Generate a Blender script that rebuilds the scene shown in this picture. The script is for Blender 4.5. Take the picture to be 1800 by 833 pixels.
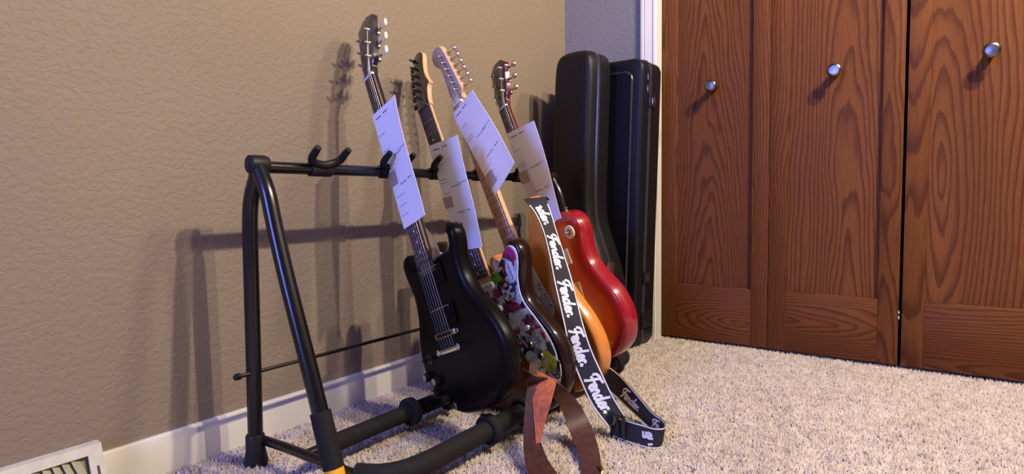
import bpy, bmesh, math, random
import numpy as np
from mathutils import Vector, Matrix
from mathutils.geometry import delaunay_2d_cdt

for o in list(bpy.data.objects): bpy.data.objects.remove(o, do_unlink=True)
SC = bpy.context.scene
COL = SC.collection
random.seed(7); RNG = np.random.default_rng(7)

# ------------------------------------------------------------------ camera
CAM_POS = Vector((1.2155, -2.0696, 0.53)); YAW, PITCH, ROLL = -0.6321, -0.0640, -0.0146
FPX = 1015.15
_f = Vector((math.sin(YAW)*math.cos(PITCH), math.cos(YAW)*math.cos(PITCH), math.sin(PITCH)))
_r = Vector((math.cos(YAW), -math.sin(YAW), 0)); _u = _r.cross(_f)
_r2 = math.cos(ROLL)*_r + math.sin(ROLL)*_u; _u2 = -math.sin(ROLL)*_r + math.cos(ROLL)*_u
cd = bpy.data.cameras.new('camera'); cam = bpy.data.objects.new('camera', cd); COL.objects.link(cam)
cd.sensor_width = 36; cd.lens = FPX/1800*36; cd.clip_start = 0.02
m = Matrix.Identity(4)
for i in range(3): m[i][0] = _r2[i]; m[i][1] = _u2[i]; m[i][2] = -_f[i]; m[i][3] = CAM_POS[i]
cam.matrix_world = m; SC.camera = cam

# ------------------------------------------------------------------ world, lights, exposure
w = bpy.data.worlds.new('world'); SC.world = w; w.use_nodes = True
w.node_tree.nodes['Background'].inputs[0].default_value = (0.45, 0.55, 1.0, 1)
w.node_tree.nodes['Background'].inputs[1].default_value = 0.25
SC.view_settings.view_transform = 'Standard'; SC.view_settings.look = 'None'
SC.view_settings.gamma = 1; SC.view_settings.use_curve_mapping = False
SC.view_settings.exposure = 0.0

def area_light(name, loc, rot, sx, sy, power, color):
    l = bpy.data.lights.new(name, 'AREA'); l.shape = 'RECTANGLE'; l.size = sx; l.size_y = sy
    l.energy = power; l.color = color
    o = bpy.data.objects.new(name, l); COL.objects.link(o); o.location = loc; o.rotation_euler = rot
    return o
# daylight entering through the window in the wall behind the camera
area_light('window_daylight', (0.50, -4.68, 1.5), (math.radians(90), 0, 0), 0.8, 1.3, 165, (0.18, 0.25, 1.0))
# ceiling downlights right of the camera: two bare bulbs side by side and a frosted one nearer the closet
for loc, en, rad in (((1.95, -0.90, 2.12), 165, 0.03), ((1.95, -1.20, 2.12), 95, 0.03), ((2.10, -0.22, 2.20), 85, 0.11)):
    l = bpy.data.lights.new('ceiling_downlight', 'SPOT'); l.energy = en; l.color = (1.0, 0.85, 0.66)
    l.spot_size = math.radians(168); l.spot_blend = 0.25      # the cans keep their light off the ceiling
    l.shadow_soft_size = rad
    o = bpy.data.objects.new('ceiling_downlight', l); COL.objects.link(o); o.location = loc

# ------------------------------------------------------------------ material helpers
class NT:
    def __init__(s, name):
        s.m = bpy.data.materials.new(name); s.m.use_nodes = True; s.t = s.m.node_tree
        s.b = s.t.nodes['Principled BSDF']
    def n(s, kind, **kw):
        x = s.t.nodes.new(kind)
        for k, v in kw.items():
            if k in x.inputs: x.inputs[k].default_value = v
            else: setattr(x, k, v)
        return x
    def l(s, a, b): s.t.links.new(a, b)
    def ramp(s, src, stops, interp='LINEAR'):
        r = s.n('ShaderNodeValToRGB'); r.color_ramp.interpolation = interp
        e = r.color_ramp.elements
        while len(e) < len(stops): e.new(0.5)
        for i, (p, c) in enumerate(stops):
            e[i].position = p; e[i].color = (*c, 1) if len(c) == 3 else c
        s.l(src, r.inputs[0]); return r.outputs[0]
    def math(s, op, a, b=None, c=None):
        x = s.n('ShaderNodeMath', operation=op)
        for i, v in enumerate((a, b, c)):
            if v is None: continue
            if isinstance(v, (int, float)): x.inputs[i].default_value = v
            else: s.l(v, x.inputs[i])
        return x.outputs[0]
    def mix(s, f, a, b):
        x = s.n('ShaderNodeMix', data_type='RGBA')
        for i, v in ((0, f), (6, a), (7, b)):
            if isinstance(v, (int, float)): x.inputs[i].default_value = v
            elif isinstance(v, tuple): x.inputs[i].default_value = (*v, 1)
            else: s.l(v, x.inputs[i])
        return x.outputs[2]
    def bump(s, h, strength, dist):
        x = s.n('ShaderNodeBump'); x.inputs['Strength'].default_value = strength; x.inputs['Distance'].default_value = dist
        s.l(h, x.inputs['Height']); s.l(x.outputs[0], s.b.inputs['Normal'])

def P(name, col, rough=0.5, metal=0.0, coat=0.0, spec=0.5, noise=None, bump=None, sheen=0):
    q = NT(name); b = q.b
    b.inputs['Base Color'].default_value = (*col, 1); b.inputs['Roughness'].default_value = rough
    b.inputs['Metallic'].default_value = metal; b.inputs['Coat Weight'].default_value = coat
    b.inputs['Coat Roughness'].default_value = 0.08; b.inputs['Specular IOR Level'].default_value = spec
    if sheen: b.inputs['Sheen Weight'].default_value = sheen
    tc = q.n('ShaderNodeTexCoord')
    sc, amt = noise or (40, 0.12)
    nz = q.n('ShaderNodeTexNoise', Scale=sc, Detail=4.0); q.l(tc.outputs['Object'], nz.inputs['Vector'])
    dark = tuple(c*(1-amt) for c in col); lite = tuple(min(1, c*(1+amt)) for c in col)
    q.l(q.ramp(nz.outputs[0], [(0.3, dark), (0.7, lite)]), b.inputs['Base Color'])
    if bump:
        n2 = q.n('ShaderNodeTexNoise', Scale=bump[0], Detail=3.0); q.l(tc.outputs['Object'], n2.inputs['Vector'])
        q.bump(n2.outputs[0], bump[1], bump[2])
    return q.m

def wall_mat(name, col):
    q = NT(name); tc = q.n('ShaderNodeTexCoord')
    mp = q.n('ShaderNodeMapping'); q.l(tc.outputs['Object'], mp.inputs[0]); mp.inputs['Scale'].default_value = (1, 0.9, 1.1)
    a = q.n('ShaderNodeTexNoise', Scale=85.0, Detail=3.0, Distortion=0.4); q.l(mp.outputs[0], a.inputs['Vector'])
    f = q.n('ShaderNodeTexNoise', Scale=260.0, Detail=2.0); q.l(mp.outputs[0], f.inputs['Vector'])
    pl = q.ramp(a.outputs[0], [(0.44, (0, 0, 0)), (0.54, (1, 1, 1))])
    h = q.math('MULTIPLY_ADD', f.outputs[0], 0.22, pl)
    q.bump(h, 0.34, 0.0020)
    c = q.n('ShaderNodeTexNoise', Scale=2.2, Detail=3.0); q.l(tc.outputs['Object'], c.inputs['Vector'])
    q.l(q.ramp(c.outputs[0], [(0.3, tuple(x*0.95 for x in col)), (0.7, tuple(x*1.05 for x in col))]), q.b.inputs['Base Color'])
    q.b.inputs['Roughness'].default_value = 0.62; q.b.inputs['Specular IOR Level'].default_value = 0.3
    return q.m

def oak(name, cx=0.0, cz=-0.6, k=0.10, horiz=False, period=0.013, seed=0.0, tone=1.0):
    """stained oak: growth rings cut flat (cathedral arches) plus long pores; metres in object space"""
    q = NT(name); tc = q.n('ShaderNodeTexCoord'); sp = q.n('ShaderNodeSeparateXYZ'); q.l(tc.outputs['Object'], sp.inputs[0])
    X, Z = (sp.outputs['Z'], sp.outputs['X']) if horiz else (sp.outputs['X'], sp.outputs['Z'])
    cb = q.n('ShaderNodeCombineXYZ'); q.l(X, cb.inputs[0]); q.l(q.math('MULTIPLY', Z, 0.16), cb.inputs[2]); cb.inputs[1].default_value = seed
    n1 = q.n('ShaderNodeTexNoise', Scale=9.0, Detail=2.0); q.l(cb.outputs[0], n1.inputs['Vector'])
    n2 = q.n('ShaderNodeTexNoise', Scale=45.0, Detail=3.0); q.l(cb.outputs[0], n2.inputs['Vector'])
    dx = q.math('ADD', X, -cx); dz = q.math('MULTIPLY', q.math('ADD', Z, -cz), k)
    r = q.math('SQRT', q.math('ADD', q.math('MULTIPLY', dx, dx), q.math('MULTIPLY', dz, dz)))
    r = q.math('MULTIPLY_ADD', n1.outputs[0], 0.070, r); r = q.math('MULTIPLY_ADD', n2.outputs[0], 0.009, r)
    fr = q.math('FRACT', q.math('DIVIDE', r, period*0.68))
    ring = q.ramp(fr, [(0.0, (0, 0, 0)), (0.45, (0.12,)*3), (0.82, (1, 1, 1)), (0.93, (0.85,)*3), (1.0, (0, 0, 0))])
    cp = q.n('ShaderNodeCombineXYZ'); q.l(X, cp.inputs[0]); q.l(q.math('MULTIPLY', Z, 0.03), cp.inputs[2]); cp.inputs[1].default_value = seed+3
    pz = q.n('ShaderNodeTexNoise', Scale=420.0, Detail=2.0); q.l(cp.outputs[0], pz.inputs['Vector'])
    pores = q.ramp(pz.outputs[0], [(0.50, (0, 0, 0)), (0.68, (1, 1, 1))])
    big = q.n('ShaderNodeTexNoise', Scale=3.0, Detail=2.0); q.l(cb.outputs[0], big.inputs['Vector'])
    T = lambda c: tuple(x*tone for x in c)
    base = q.ramp(big.outputs[0], [(0.3, T((0.122, 0.041, 0.012))), (0.72, T((0.188, 0.068, 0.019)))])
    c1 = q.mix(q.math('MULTIPLY', ring, 0.72), base, T((0.052, 0.016, 0.008)))
    c2 = q.mix(q.math('MULTIPLY', pores, 0.42), c1, T((0.058, 0.018, 0.009)))
    q.l(c2, q.b.inputs['Base Color']); q.b.inputs['Roughness'].default_value = 0.5; q.b.inputs['Specular IOR Level'].default_value = 0.08
    hh = q.math('MULTIPLY_ADD', pores, -0.6, q.math('MULTIPLY', ring, -0.4)); q.bump(hh, 0.25, 0.0006)
    return q.m

# ------------------------------------------------------------------ mesh helpers
def mesh_data(name, V, F, mat, smooth=True, mats=None, fm=None):
    me = bpy.data.meshes.new(name); me.from_pydata([tuple(v) for v in V], [], [tuple(f) for f in F])
    for mm in (mats or [mat]): me.materials.append(mm)
    if fm is not None: me.polygons.foreach_set('material_index', fm)
    if smooth: me.polygons.foreach_set('use_smooth', [True]*len(me.polygons))
    me.update(); return me

def link(name, me, parent=None, loc=None):
    o = bpy.data.objects.new(name, me); COL.objects.link(o)
    if parent is not None: o.parent = parent
    if loc is not None: o.location = loc
    return o

def obj(name, VF, mat, parent=None, smooth=True, loc=None, sharp=35):
    me = mesh_data(name, VF[0], VF[1], mat, smooth)
    if smooth and sharp: me.set_sharp_from_angle(angle=math.radians(sharp))
    return link(name, me, parent, loc)

def tag(o, label, cat, group=None, kind=None):
    if label: o['label'] = label
    if cat: o['category'] = cat
    if group: o['group'] = group
    if kind: o['kind'] = kind
    return o

def struct(o): o['kind'] = 'structure'; return o

def empty(name, M, label, cat, group=None):
    o = bpy.data.objects.new(name, None); COL.objects.link(o); o.matrix_world = M; o.empty_display_size = 0.05
    return tag(o, label, cat, group)

def join(*parts):
    V, F = [], []
    for v, f in parts:
        n = len(V); V += [tuple(x) for x in v]; F += [tuple(i+n for i in q) for q in f]
    return V, F

def box(x0, x1, y0, y1, z0, z1, bev=0.0, seg=2):
    bm = bmesh.new(); bmesh.ops.create_cube(bm, size=1)
    for v in bm.verts:
        v.co = Vector(((x0+x1)/2+v.co.x*(x1-x0), (y0+y1)/2+v.co.y*(y1-y0), (z0+z1)/2+v.co.z*(z1-z0)))
    if bev: bmesh.ops.bevel(bm, geom=list(bm.edges), offset=bev, segments=seg, profile=0.5, affect='EDGES')
    bm.verts.index_update()
    V = [tuple(v.co) for v in bm.verts]; F = [[v.index for v in f.verts] for f in bm.faces]; bm.free()
    return V, F

def xf(VF, M): return [tuple(M @ Vector(v)) for v in VF[0]], VF[1]

def catmull(pts, n=8, closed=False):
    P_ = [np.array(p, float) for p in pts]; out = []; N = len(P_)
    rng = range(N) if closed else range(N-1)
    for i in rng:
        if closed: a, b, c, d = P_[i-1], P_[i], P_[(i+1) % N], P_[(i+2) % N]
        else: a, b, c, d = P_[max(i-1, 0)], P_[i], P_[i+1], P_[min(i+2, N-1)]
        for k in range(n):
            t = k/n
            out.append(0.5*((2*b)+(-a+c)*t+(2*a-5*b+4*c-d)*t*t+(-a+3*b-3*c+d)*t**3))
    if not closed: out.append(P_[-1])
    return out

def tube(pts, rad, seg=14, smooth_n=0, cap=True, flat=None):
    if smooth_n: 
        if not np.isscalar(rad):
            pr_ = catmull([list(p)+[r] for p, r in zip(pts, rad)], smooth_n); pts = [p[:3] for p in pr_]; rad = [p[3] for p in pr_]
        else: pts = catmull(pts, smooth_n)
    pts = [Vector(p) for p in pts]; n = len(pts)
    if np.isscalar(rad): rad = [rad]*n
    V, F = [], []; t0 = (pts[1]-pts[0]).normalized()
    up = Vector((0, 0, 1)) if abs(t0.z) < 0.9 else Vector((1, 0, 0))
    nx = (up - t0*up.dot(t0)).normalized()
    for i, p in enumerate(pts):
        t = (pts[min(i+1, n-1)]-pts[max(i-1, 0)]).normalized()
        nx = (nx - t*nx.dot(t)).normalized(); ny = t.cross(nx)
        for k in range(seg):
            a = 2*math.pi*k/seg
            V.append(tuple(p + (nx*math.cos(a)+ny*math.sin(a)*(flat or 1))*rad[i]))
    for i in range(n-1):
        for k in range(seg):
            a, b = i*seg+k, i*seg+(k+1) % seg
            F.append((a, b, b+seg, a+seg))
    if cap: F += [tuple(range(seg))[::-1], tuple(range((n-1)*seg, n*seg))]
    return V, F

def lathe(profile, seg=20, M=None):
    """profile [(r, h)] about +Z"""
    V, F = [], []
    for r, h in profile:
        for k in range(seg):
            a = 2*math.pi*k/seg; V.append((r*math.cos(a), r*math.sin(a), h))
    n = len(profile)
    for i in range(n-1):
        for k in range(seg):
            a, b = i*seg+k, i*seg+(k+1) % seg; F.append((a, b, b+seg, a+seg))
    F += [tuple(range(seg))[::-1], tuple(range((n-1)*seg, n*seg))]
    if M is not None: V = [tuple(M @ Vector(v)) for v in V]
    return V, F

def axis_M(loc, d, up=(0, 0, 1)):
    z = Vector(d).normalized(); u = Vector(up)
    if abs(u.normalized().dot(z)) > 0.95: u = Vector((1, 0, 0))
    x = u.cross(z).normalized(); y = z.cross(x)
    M = Matrix.Identity(4)
    for i in range(3): M[i][0] = x[i]; M[i][1] = y[i]; M[i][2] = z[i]; M[i][3] = loc[i]
    return M

def resample(P_, n):
    P_ = np.array(P_); d = np.linalg.norm(np.diff(np.vstack([P_, P_[:1]]), axis=0), axis=1); s = np.concatenate([[0], np.cumsum(d)])
    Q = np.vstack([P_, P_[:1]]); t = np.linspace(0, s[-1], n, endpoint=False)
    return np.stack([np.interp(t, s, Q[:, i]) for i in range(2)], 1)

def inset(P_, d):
    T = np.roll(P_, -1, 0)-np.roll(P_, 1, 0); T /= np.linalg.norm(T, axis=1)[:, None]+1e-12
    N = np.stack([-T[:, 1], T[:, 0]], 1)       # left of travel: inward for counter-clockwise
    return P_+N*d

def ccw(P_):
    a = np.sum(P_[:, 0]*np.roll(P_[:, 1], -1)-np.roll(P_[:, 0], -1)*P_[:, 1])
    return P_ if a > 0 else P_[::-1].copy()

def inside(P_, q):
    x, y = q[:, 0][:, None], q[:, 1][:, None]; a = P_; b = np.roll(P_, -1, 0)
    c = ((a[:, 1] > y) != (b[:, 1] > y)) & (x < (b[:, 0]-a[:, 0])*(y-a[:, 1])/(b[:, 1]-a[:, 1]+1e-15)+a[:, 0])
    return c.sum(1) % 2 == 1

def slab(outline, rings, grid=0.014, dome=None):
    """outline (N,2) ccw; rings [(inset, z)] front to back; front cap triangulated with interior points. -> V, F, edge distance"""
    O = ccw(np.array(outline)); N = len(O); V, F, E = [], [], []
    for ins, z in rings:
        R_ = inset(O, ins)
        for p in R_: V.append((p[0], p[1], z + (dome(ins) if dome and z == rings[0][1] else 0))); E.append(ins)
    for i in range(len(rings)-1):
        for k in range(N):
            a, b = i*N+k, i*N+(k+1) % N
            F.append((a, a+N, b+N, b))
    R0 = inset(O, rings[0][0]); z0 = rings[0][1]
    lo, hi = R0.min(0), R0.max(0)
    G = np.stack(np.meshgrid(np.arange(lo[0], hi[0], grid), np.arange(lo[1], hi[1], grid)), -1).reshape(-1, 2)
    G = G[inside(R0, G)]
    D = np.min(np.linalg.norm(G[:, None]-R0[None], axis=2), axis=1)
    G, D = G[D > grid*0.45], D[D > grid*0.45]
    pts = [Vector(p) for p in R0]+[Vector(p) for p in G]
    vs, es, fs, ov, oe, of = delaunay_2d_cdt(pts, [], [list(range(N))], 1, 1e-6)
    base = len(V); idx = []
    for i, v in enumerate(vs):
        src = ov[i][0] if ov[i] else -1
        if 0 <= src < N: idx.append(src)
        else:
            d = rings[0][0] + (D[src-N] if src >= N else 0)
            idx.append(len(V)); V.append((v.x, v.y, z0+(dome(d) if dome else 0))); E.append(d)
    for f in fs: F.append(tuple(idx[i] for i in f))
    F.append(tuple(range((len(rings)-1)*N, len(rings)*N))[::-1])
    return V, F, E

def slab_obj(name, outline, rings, mat, parent, grid=0.014, dome=None, attr=False, sharp=40):
    V, F, E = slab(outline, rings, grid, dome)
    me = mesh_data(name, V, F, mat)
    if attr:
        a = me.attributes.new('edge_dist', 'FLOAT', 'POINT'); a.data.foreach_set('value', E)
    bm = bmesh.new(); bm.from_mesh(me); bmesh.ops.recalc_face_normals(bm, faces=bm.faces); bm.to_mesh(me); bm.free()
    me.polygons.foreach_set('use_smooth', [True]*len(me.polygons)); me.set_sharp_from_angle(angle=math.radians(sharp))
    return link(name, me, parent)

def smooth_outline(pts_mm, n=150, per=8): return resample([p for p in catmull(pts_mm, per, True)], n)/1000.0

# ------------------------------------------------------------------ shared materials
M_wall = wall_mat('tan_wall_paint', (0.238, 0.188, 0.136))
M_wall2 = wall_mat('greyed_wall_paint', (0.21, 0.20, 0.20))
M_ceil = wall_mat('white_ceiling_paint', (0.5, 0.48, 0.45))
M_trim = P('white_trim_paint', (0.66, 0.625, 0.545), 0.4, noise=(6, 0.03))
M_dark = P('closet_shade_black', (0.02, 0.015, 0.012), 0.9)  # near-black stands in for the shade inside the closed closet
M_blackmetal = P('black_powder_coat', (0.006, 0.0055, 0.006), 0.24, spec=0.45)
M_foam = P('black_foam_rubber', (0.010, 0.009, 0.009), 0.8, spec=0.25, bump=(300, 0.4, 0.0008))
M_rubber = P('black_rubber', (0.008, 0.007, 0.008), 0.5, spec=0.3)
M_yellow = P('yellow_plastic_cap', (0.85, 0.42, 0.02), 0.45)
M_chrome = P('chrome', (0.72, 0.72, 0.74), 0.16, metal=1.0)
M_nickel = P('brushed_nickel', (0.42, 0.40, 0.37), 0.3, metal=1.0)
M_knob = P('aged_nickel', (0.20, 0.185, 0.165), 0.3, metal=1.0)
M_steel = P('string_steel', (0.30, 0.28, 0.26), 0.4, metal=1.0)
M_cream = P('cream_plastic', (0.78, 0.66, 0.42), 0.35)
M_white = P('white_plastic', (0.78, 0.79, 0.80), 0.3)
M_black = P('black_plastic', (0.012, 0.012, 0.013), 0.28)
M_rosewood = P('rosewood', (0.050, 0.022, 0.016), 0.5, noise=(120, 0.4))
M_maple = P('maple', (0.72, 0.40, 0.19), 0.35, noise=(20, 0.1), coat=0.3)
M_maplefb = P('maple_board', (0.52, 0.30, 0.17), 0.4, noise=(20, 0.12), coat=0.2)
M_paper = P('white_paper', (0.80, 0.80, 0.80), 0.8, noise=(15, 0.02))
M_ink = P('printed_ink', (0.16, 0.16, 0.20), 0.9)
M_tape = P('masking_tape', (0.40, 0.33, 0.26), 0.6)

# ------------------------------------------------------------------ the room
def sbox(name, *a, mat=None, bev=0.0, parent=None):
    x0, x1, y0, y1, z0, z1 = a; c = Vector(((x0+x1)/2, (y0+y1)/2, (z0+z1)/2))
    V, F = box(x0-c.x, x1-c.x, y0-c.y, y1-c.y, z0-c.z, z1-c.z, bev)
    o = obj(name, (V, F), mat, parent, smooth=bool(bev), loc=c)
    if parent is None: struct(o)
    return o

RX, NY, HT = 5.0, -4.6, 2.44
BY = -0.03                       # face of the far wall; closet door faces are at y = 0
DE, DW, DH = 0.3938, 0.3729, 2.03
DR = DE+4*DW
wl = sbox('wall_left', -0.12, 0, NY, 0.72, -0.05, HT, mat=M_wall)
sbox('wall_back', 0, DE-0.012, BY, 0.10, -0.05, HT, mat=M_wall2)
sbox('wall_back_header', DE-0.012, DR+0.012, BY, 0.10, DH+0.035, HT, mat=M_wall2)
sbox('wall_back_side', DR+0.012, RX, BY, 0.10, -0.05, HT, mat=M_wall2)
sbox('wall_closet', 0, RX, 0.60, 0.72, -0.05, HT, mat=M_dark)
sbox('wall_right', RX, RX+0.12, NY, 0.72, -0.05, HT, mat=M_wall)
WX0, WX1, WZ0, WZ1 = 0.10, 0.90, 0.85, 2.15
for i, a in enumerate(((-0.12, WX0, 0, HT), (WX1, RX+0.12, 0, HT), (WX0, WX1, 0, WZ0), (WX0, WX1, WZ1, HT))):
    sbox(('wall_near', 'wall_near_side', 'wall_near_sill', 'wall_near_header')[i], a[0], a[1], NY-0.12, NY, a[2]-0.05*(a[2] == 0), a[3], mat=M_wall)
wf = bpy.data.objects.new('window_1', None); COL.objects.link(wf); struct(wf)
for a in ((WX0, WX0+0.05, WZ0, WZ1), (WX1-0.05, WX1, WZ0, WZ1), (WX0, WX1, WZ0, WZ0+0.05), (WX0, WX1, WZ1-0.05, WZ1), (0.48, 0.52, WZ0, WZ1)):
    sbox('window_frame', a[0], a[1], NY-0.06, NY-0.01, a[2], a[3], mat=M_trim, parent=wf)
sbox('ceiling', -0.12, RX+0.12, NY-0.12, 0.72, HT, HT+0.1, mat=M_ceil)

# carpet: backing plus a visible cut pile
def carpet_mat():
    q = NT('beige_carpet'); tc = q.n('ShaderNodeTexCoord')
    a = q.n('ShaderNodeTexNoise', Scale=38.0, Detail=4.0); b = q.n('ShaderNodeTexNoise', Scale=5.0, Detail=3.0); c = q.n('ShaderNodeTexNoise', Scale=210.0, Detail=2.0)
    for x in (a, b, c): q.l(tc.outputs['Object'], x.inputs['Vector'])
    h = q.math('ADD', q.math('MULTIPLY', a.outputs[0], 0.5), q.math('ADD', q.math('MULTIPLY', b.outputs[0], 0.15), q.math('MULTIPLY', c.outputs[0], 0.45)))
    col = q.ramp(h, [(0.40, (0.32, 0.25, 0.205)), (0.55, (0.52, 0.44, 0.385)), (0.70, (0.68, 0.60, 0.545))])
    at = q.n('ShaderNodeAttribute', attribute_name='tuft')
    c2 = q.mix(q.math('MULTIPLY', at.outputs['Fac'], 0.55), col, (0.72, 0.63, 0.56))
    q.l(c2, q.b.inputs['Base Color']); q.b.inputs['Roughness'].default_value = 0.95
    q.b.inputs['Specular IOR Level'].default_value = 0.1; q.b.inputs['Sheen Weight'].default_value = 0.15
    q.bump(c.outputs[0], 0.6, 0.004)
    return q.m
M_carpet = carpet_mat()
floor = obj('floor', box(0, RX, NY, 0.6, -0.05, 0), M_carpet, None, smooth=False); struct(floor)
floor['label'] = 'beige cut pile carpet floor'

def carpet_pile():
    n = 230000
    xy = np.stack([RNG.uniform(0.0, 2.6, n), RNG.uniform(-1.95, 0.02, n)], 1)
    R3 = np.array([list(_r2), list(_u2), list(_f)]); d = np.concatenate([xy, np.zeros((n, 1))], 1)-np.array(CAM_POS)
    c = d @ R3.T; px = 900+FPX*c[:, 0]/np.maximum(c[:, 2], 1e-3); py = 416.5-FPX*c[:, 1]/np.maximum(c[:, 2], 1e-3)
    ok = (c[:, 2] > 0.1) & (px > -250) & (px < 2050) & (py < 1000)
    xy = xy[ok]; n = len(xy)
    h = RNG.uniform(0.006, 0.0125, n); wd = RNG.uniform(0.0022, 0.0042, n); a0 = RNG.uniform(0, 6.283, n)
    lean = RNG.normal(0, 0.0035, (n, 2))
    V = np.zeros((n, 4, 3))
    for k in range(3):
        V[:, k, 0] = xy[:, 0]+wd*np.cos(a0+k*2.094); V[:, k, 1] = xy[:, 1]+wd*np.sin(a0+k*2.094); V[:, k, 2] = -0.001
    V[:, 3, :2] = xy+lean; V[:, 3, 2] = h
    b = np.arange(n)*4
    F = np.stack([np.stack([b, b+1, b+3], 1), np.stack([b+1, b+2, b+3], 1), np.stack([b+2, b, b+3], 1)], 1).reshape(-1)
    me = bpy.data.meshes.new('carpet_pile'); nf = n*3
    me.vertices.add(n*4); me.vertices.foreach_set('co', V.reshape(-1))
    me.loops.add(nf*3); me.loops.foreach_set('vertex_index', F.astype(np.int32))
    me.polygons.add(nf); me.polygons.foreach_set('loop_start', np.arange(nf, dtype=np.int32)*3)
    me.update(calc_edges=True); me.polygons.foreach_set('use_smooth', [True]*nf)
    at = me.attributes.new('tuft', 'FLOAT', 'POINT'); t = np.repeat(RNG.uniform(0, 1, n)**2, 4).reshape(n, 4); t[:, :3] *= 0.5
    at.data.foreach_set('value', t.reshape(-1).astype(np.float32))
    me.materials.append(M_carpet); o = link('carpet_pile', me, floor); o['kind'] = 'stuff'
carpet_pile()

# baseboards
def baseboard(name, a, b, nrm, h=0.0825, t=0.013, mat=M_trim):
    a, b, nrm = Vector(a), Vector(b), Vector(nrm)
    prof = [(0, 0), (t, 0), (t, h-0.024), (t*0.92, h-0.020), (t*0.80, h-0.006), (t*0.55, h), (0, h)]
    V = [tuple(p+nrm*x+Vector((0, 0, z))) for p in (a, b) for x, z in prof]; n = len(prof)
    F = [(i, (i+1) % n, n+(i+1) % n, n+i) for i in range(n)]+[tuple(range(n))[::-1], tuple(range(n, 2*n))]
    o = obj(name, (V, F), mat, None, sharp=25); struct(o); return o
VENT_Y1 = -1.693
baseboard('baseboard_left', (0, VENT_Y1, 0), (0, BY, 0), (1, 0, 0))
baseboard('baseboard_left_near', (0, NY, 0), (0, VENT_Y1-0.40, 0), (1, 0, 0))
baseboard('baseboard_back', (0.013, BY, 0), (0.326, BY, 0), (0, -1, 0))
baseboard('baseboard_back_side', (DR+0.075, BY, 0), (RX, BY, 0), (0, -1, 0))

# door casing and jambs
def casing(name, x0, x1):
    prof = [(0, 0), (0, 0.012), (0.10, 0.018), (0.22, 0.018), (0.27, 0.014), (0.33, 0.017), (0.75, 0.013), (0.83, 0.015), (0.95, 0.014), (1.0, 0.010), (1.0, 0)]
    V = [(x0+(x1-x0)*u, BY-d, z) for z in (0.0, DH+0.09) for u, d in prof]; n = len(prof)
    F = [(i, (i+1) % n, n+(i+1) % n, n+i) for i in range(n)]+[tuple(range(n)), tuple(range(n, 2*n))]
    o = obj(name, (V, F), M_trim, None, sharp=15); struct(o)
    bm = bmesh.new(); bm.from_mesh(o.data); bmesh.ops.recalc_face_normals(bm, faces=bm.faces); bm.to_mesh(o.data); bm.free()
casing('trim_1', 0.326, 0.3885); casing('trim_2', DR+0.068, DR+0.005)
sbox('trim_3', DE-0.012, DE-0.002, BY-0.008, 0.10, 0, DH+0.02, mat=M_trim)
sbox('trim_4', DR+0.002, DR+0.012, BY-0.008, 0.10, 0, DH+0.02, mat=M_trim)
sbox('trim_5', DE-0.012, DR+0.012, BY-0.008, 0.10, DH+0.012, DH+0.035, mat=M_trim)
sbox('trim_6', 0.326, DR+0.068, BY-0.018, BY, DH+0.035, DH+0.10, mat=M_trim)

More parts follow.
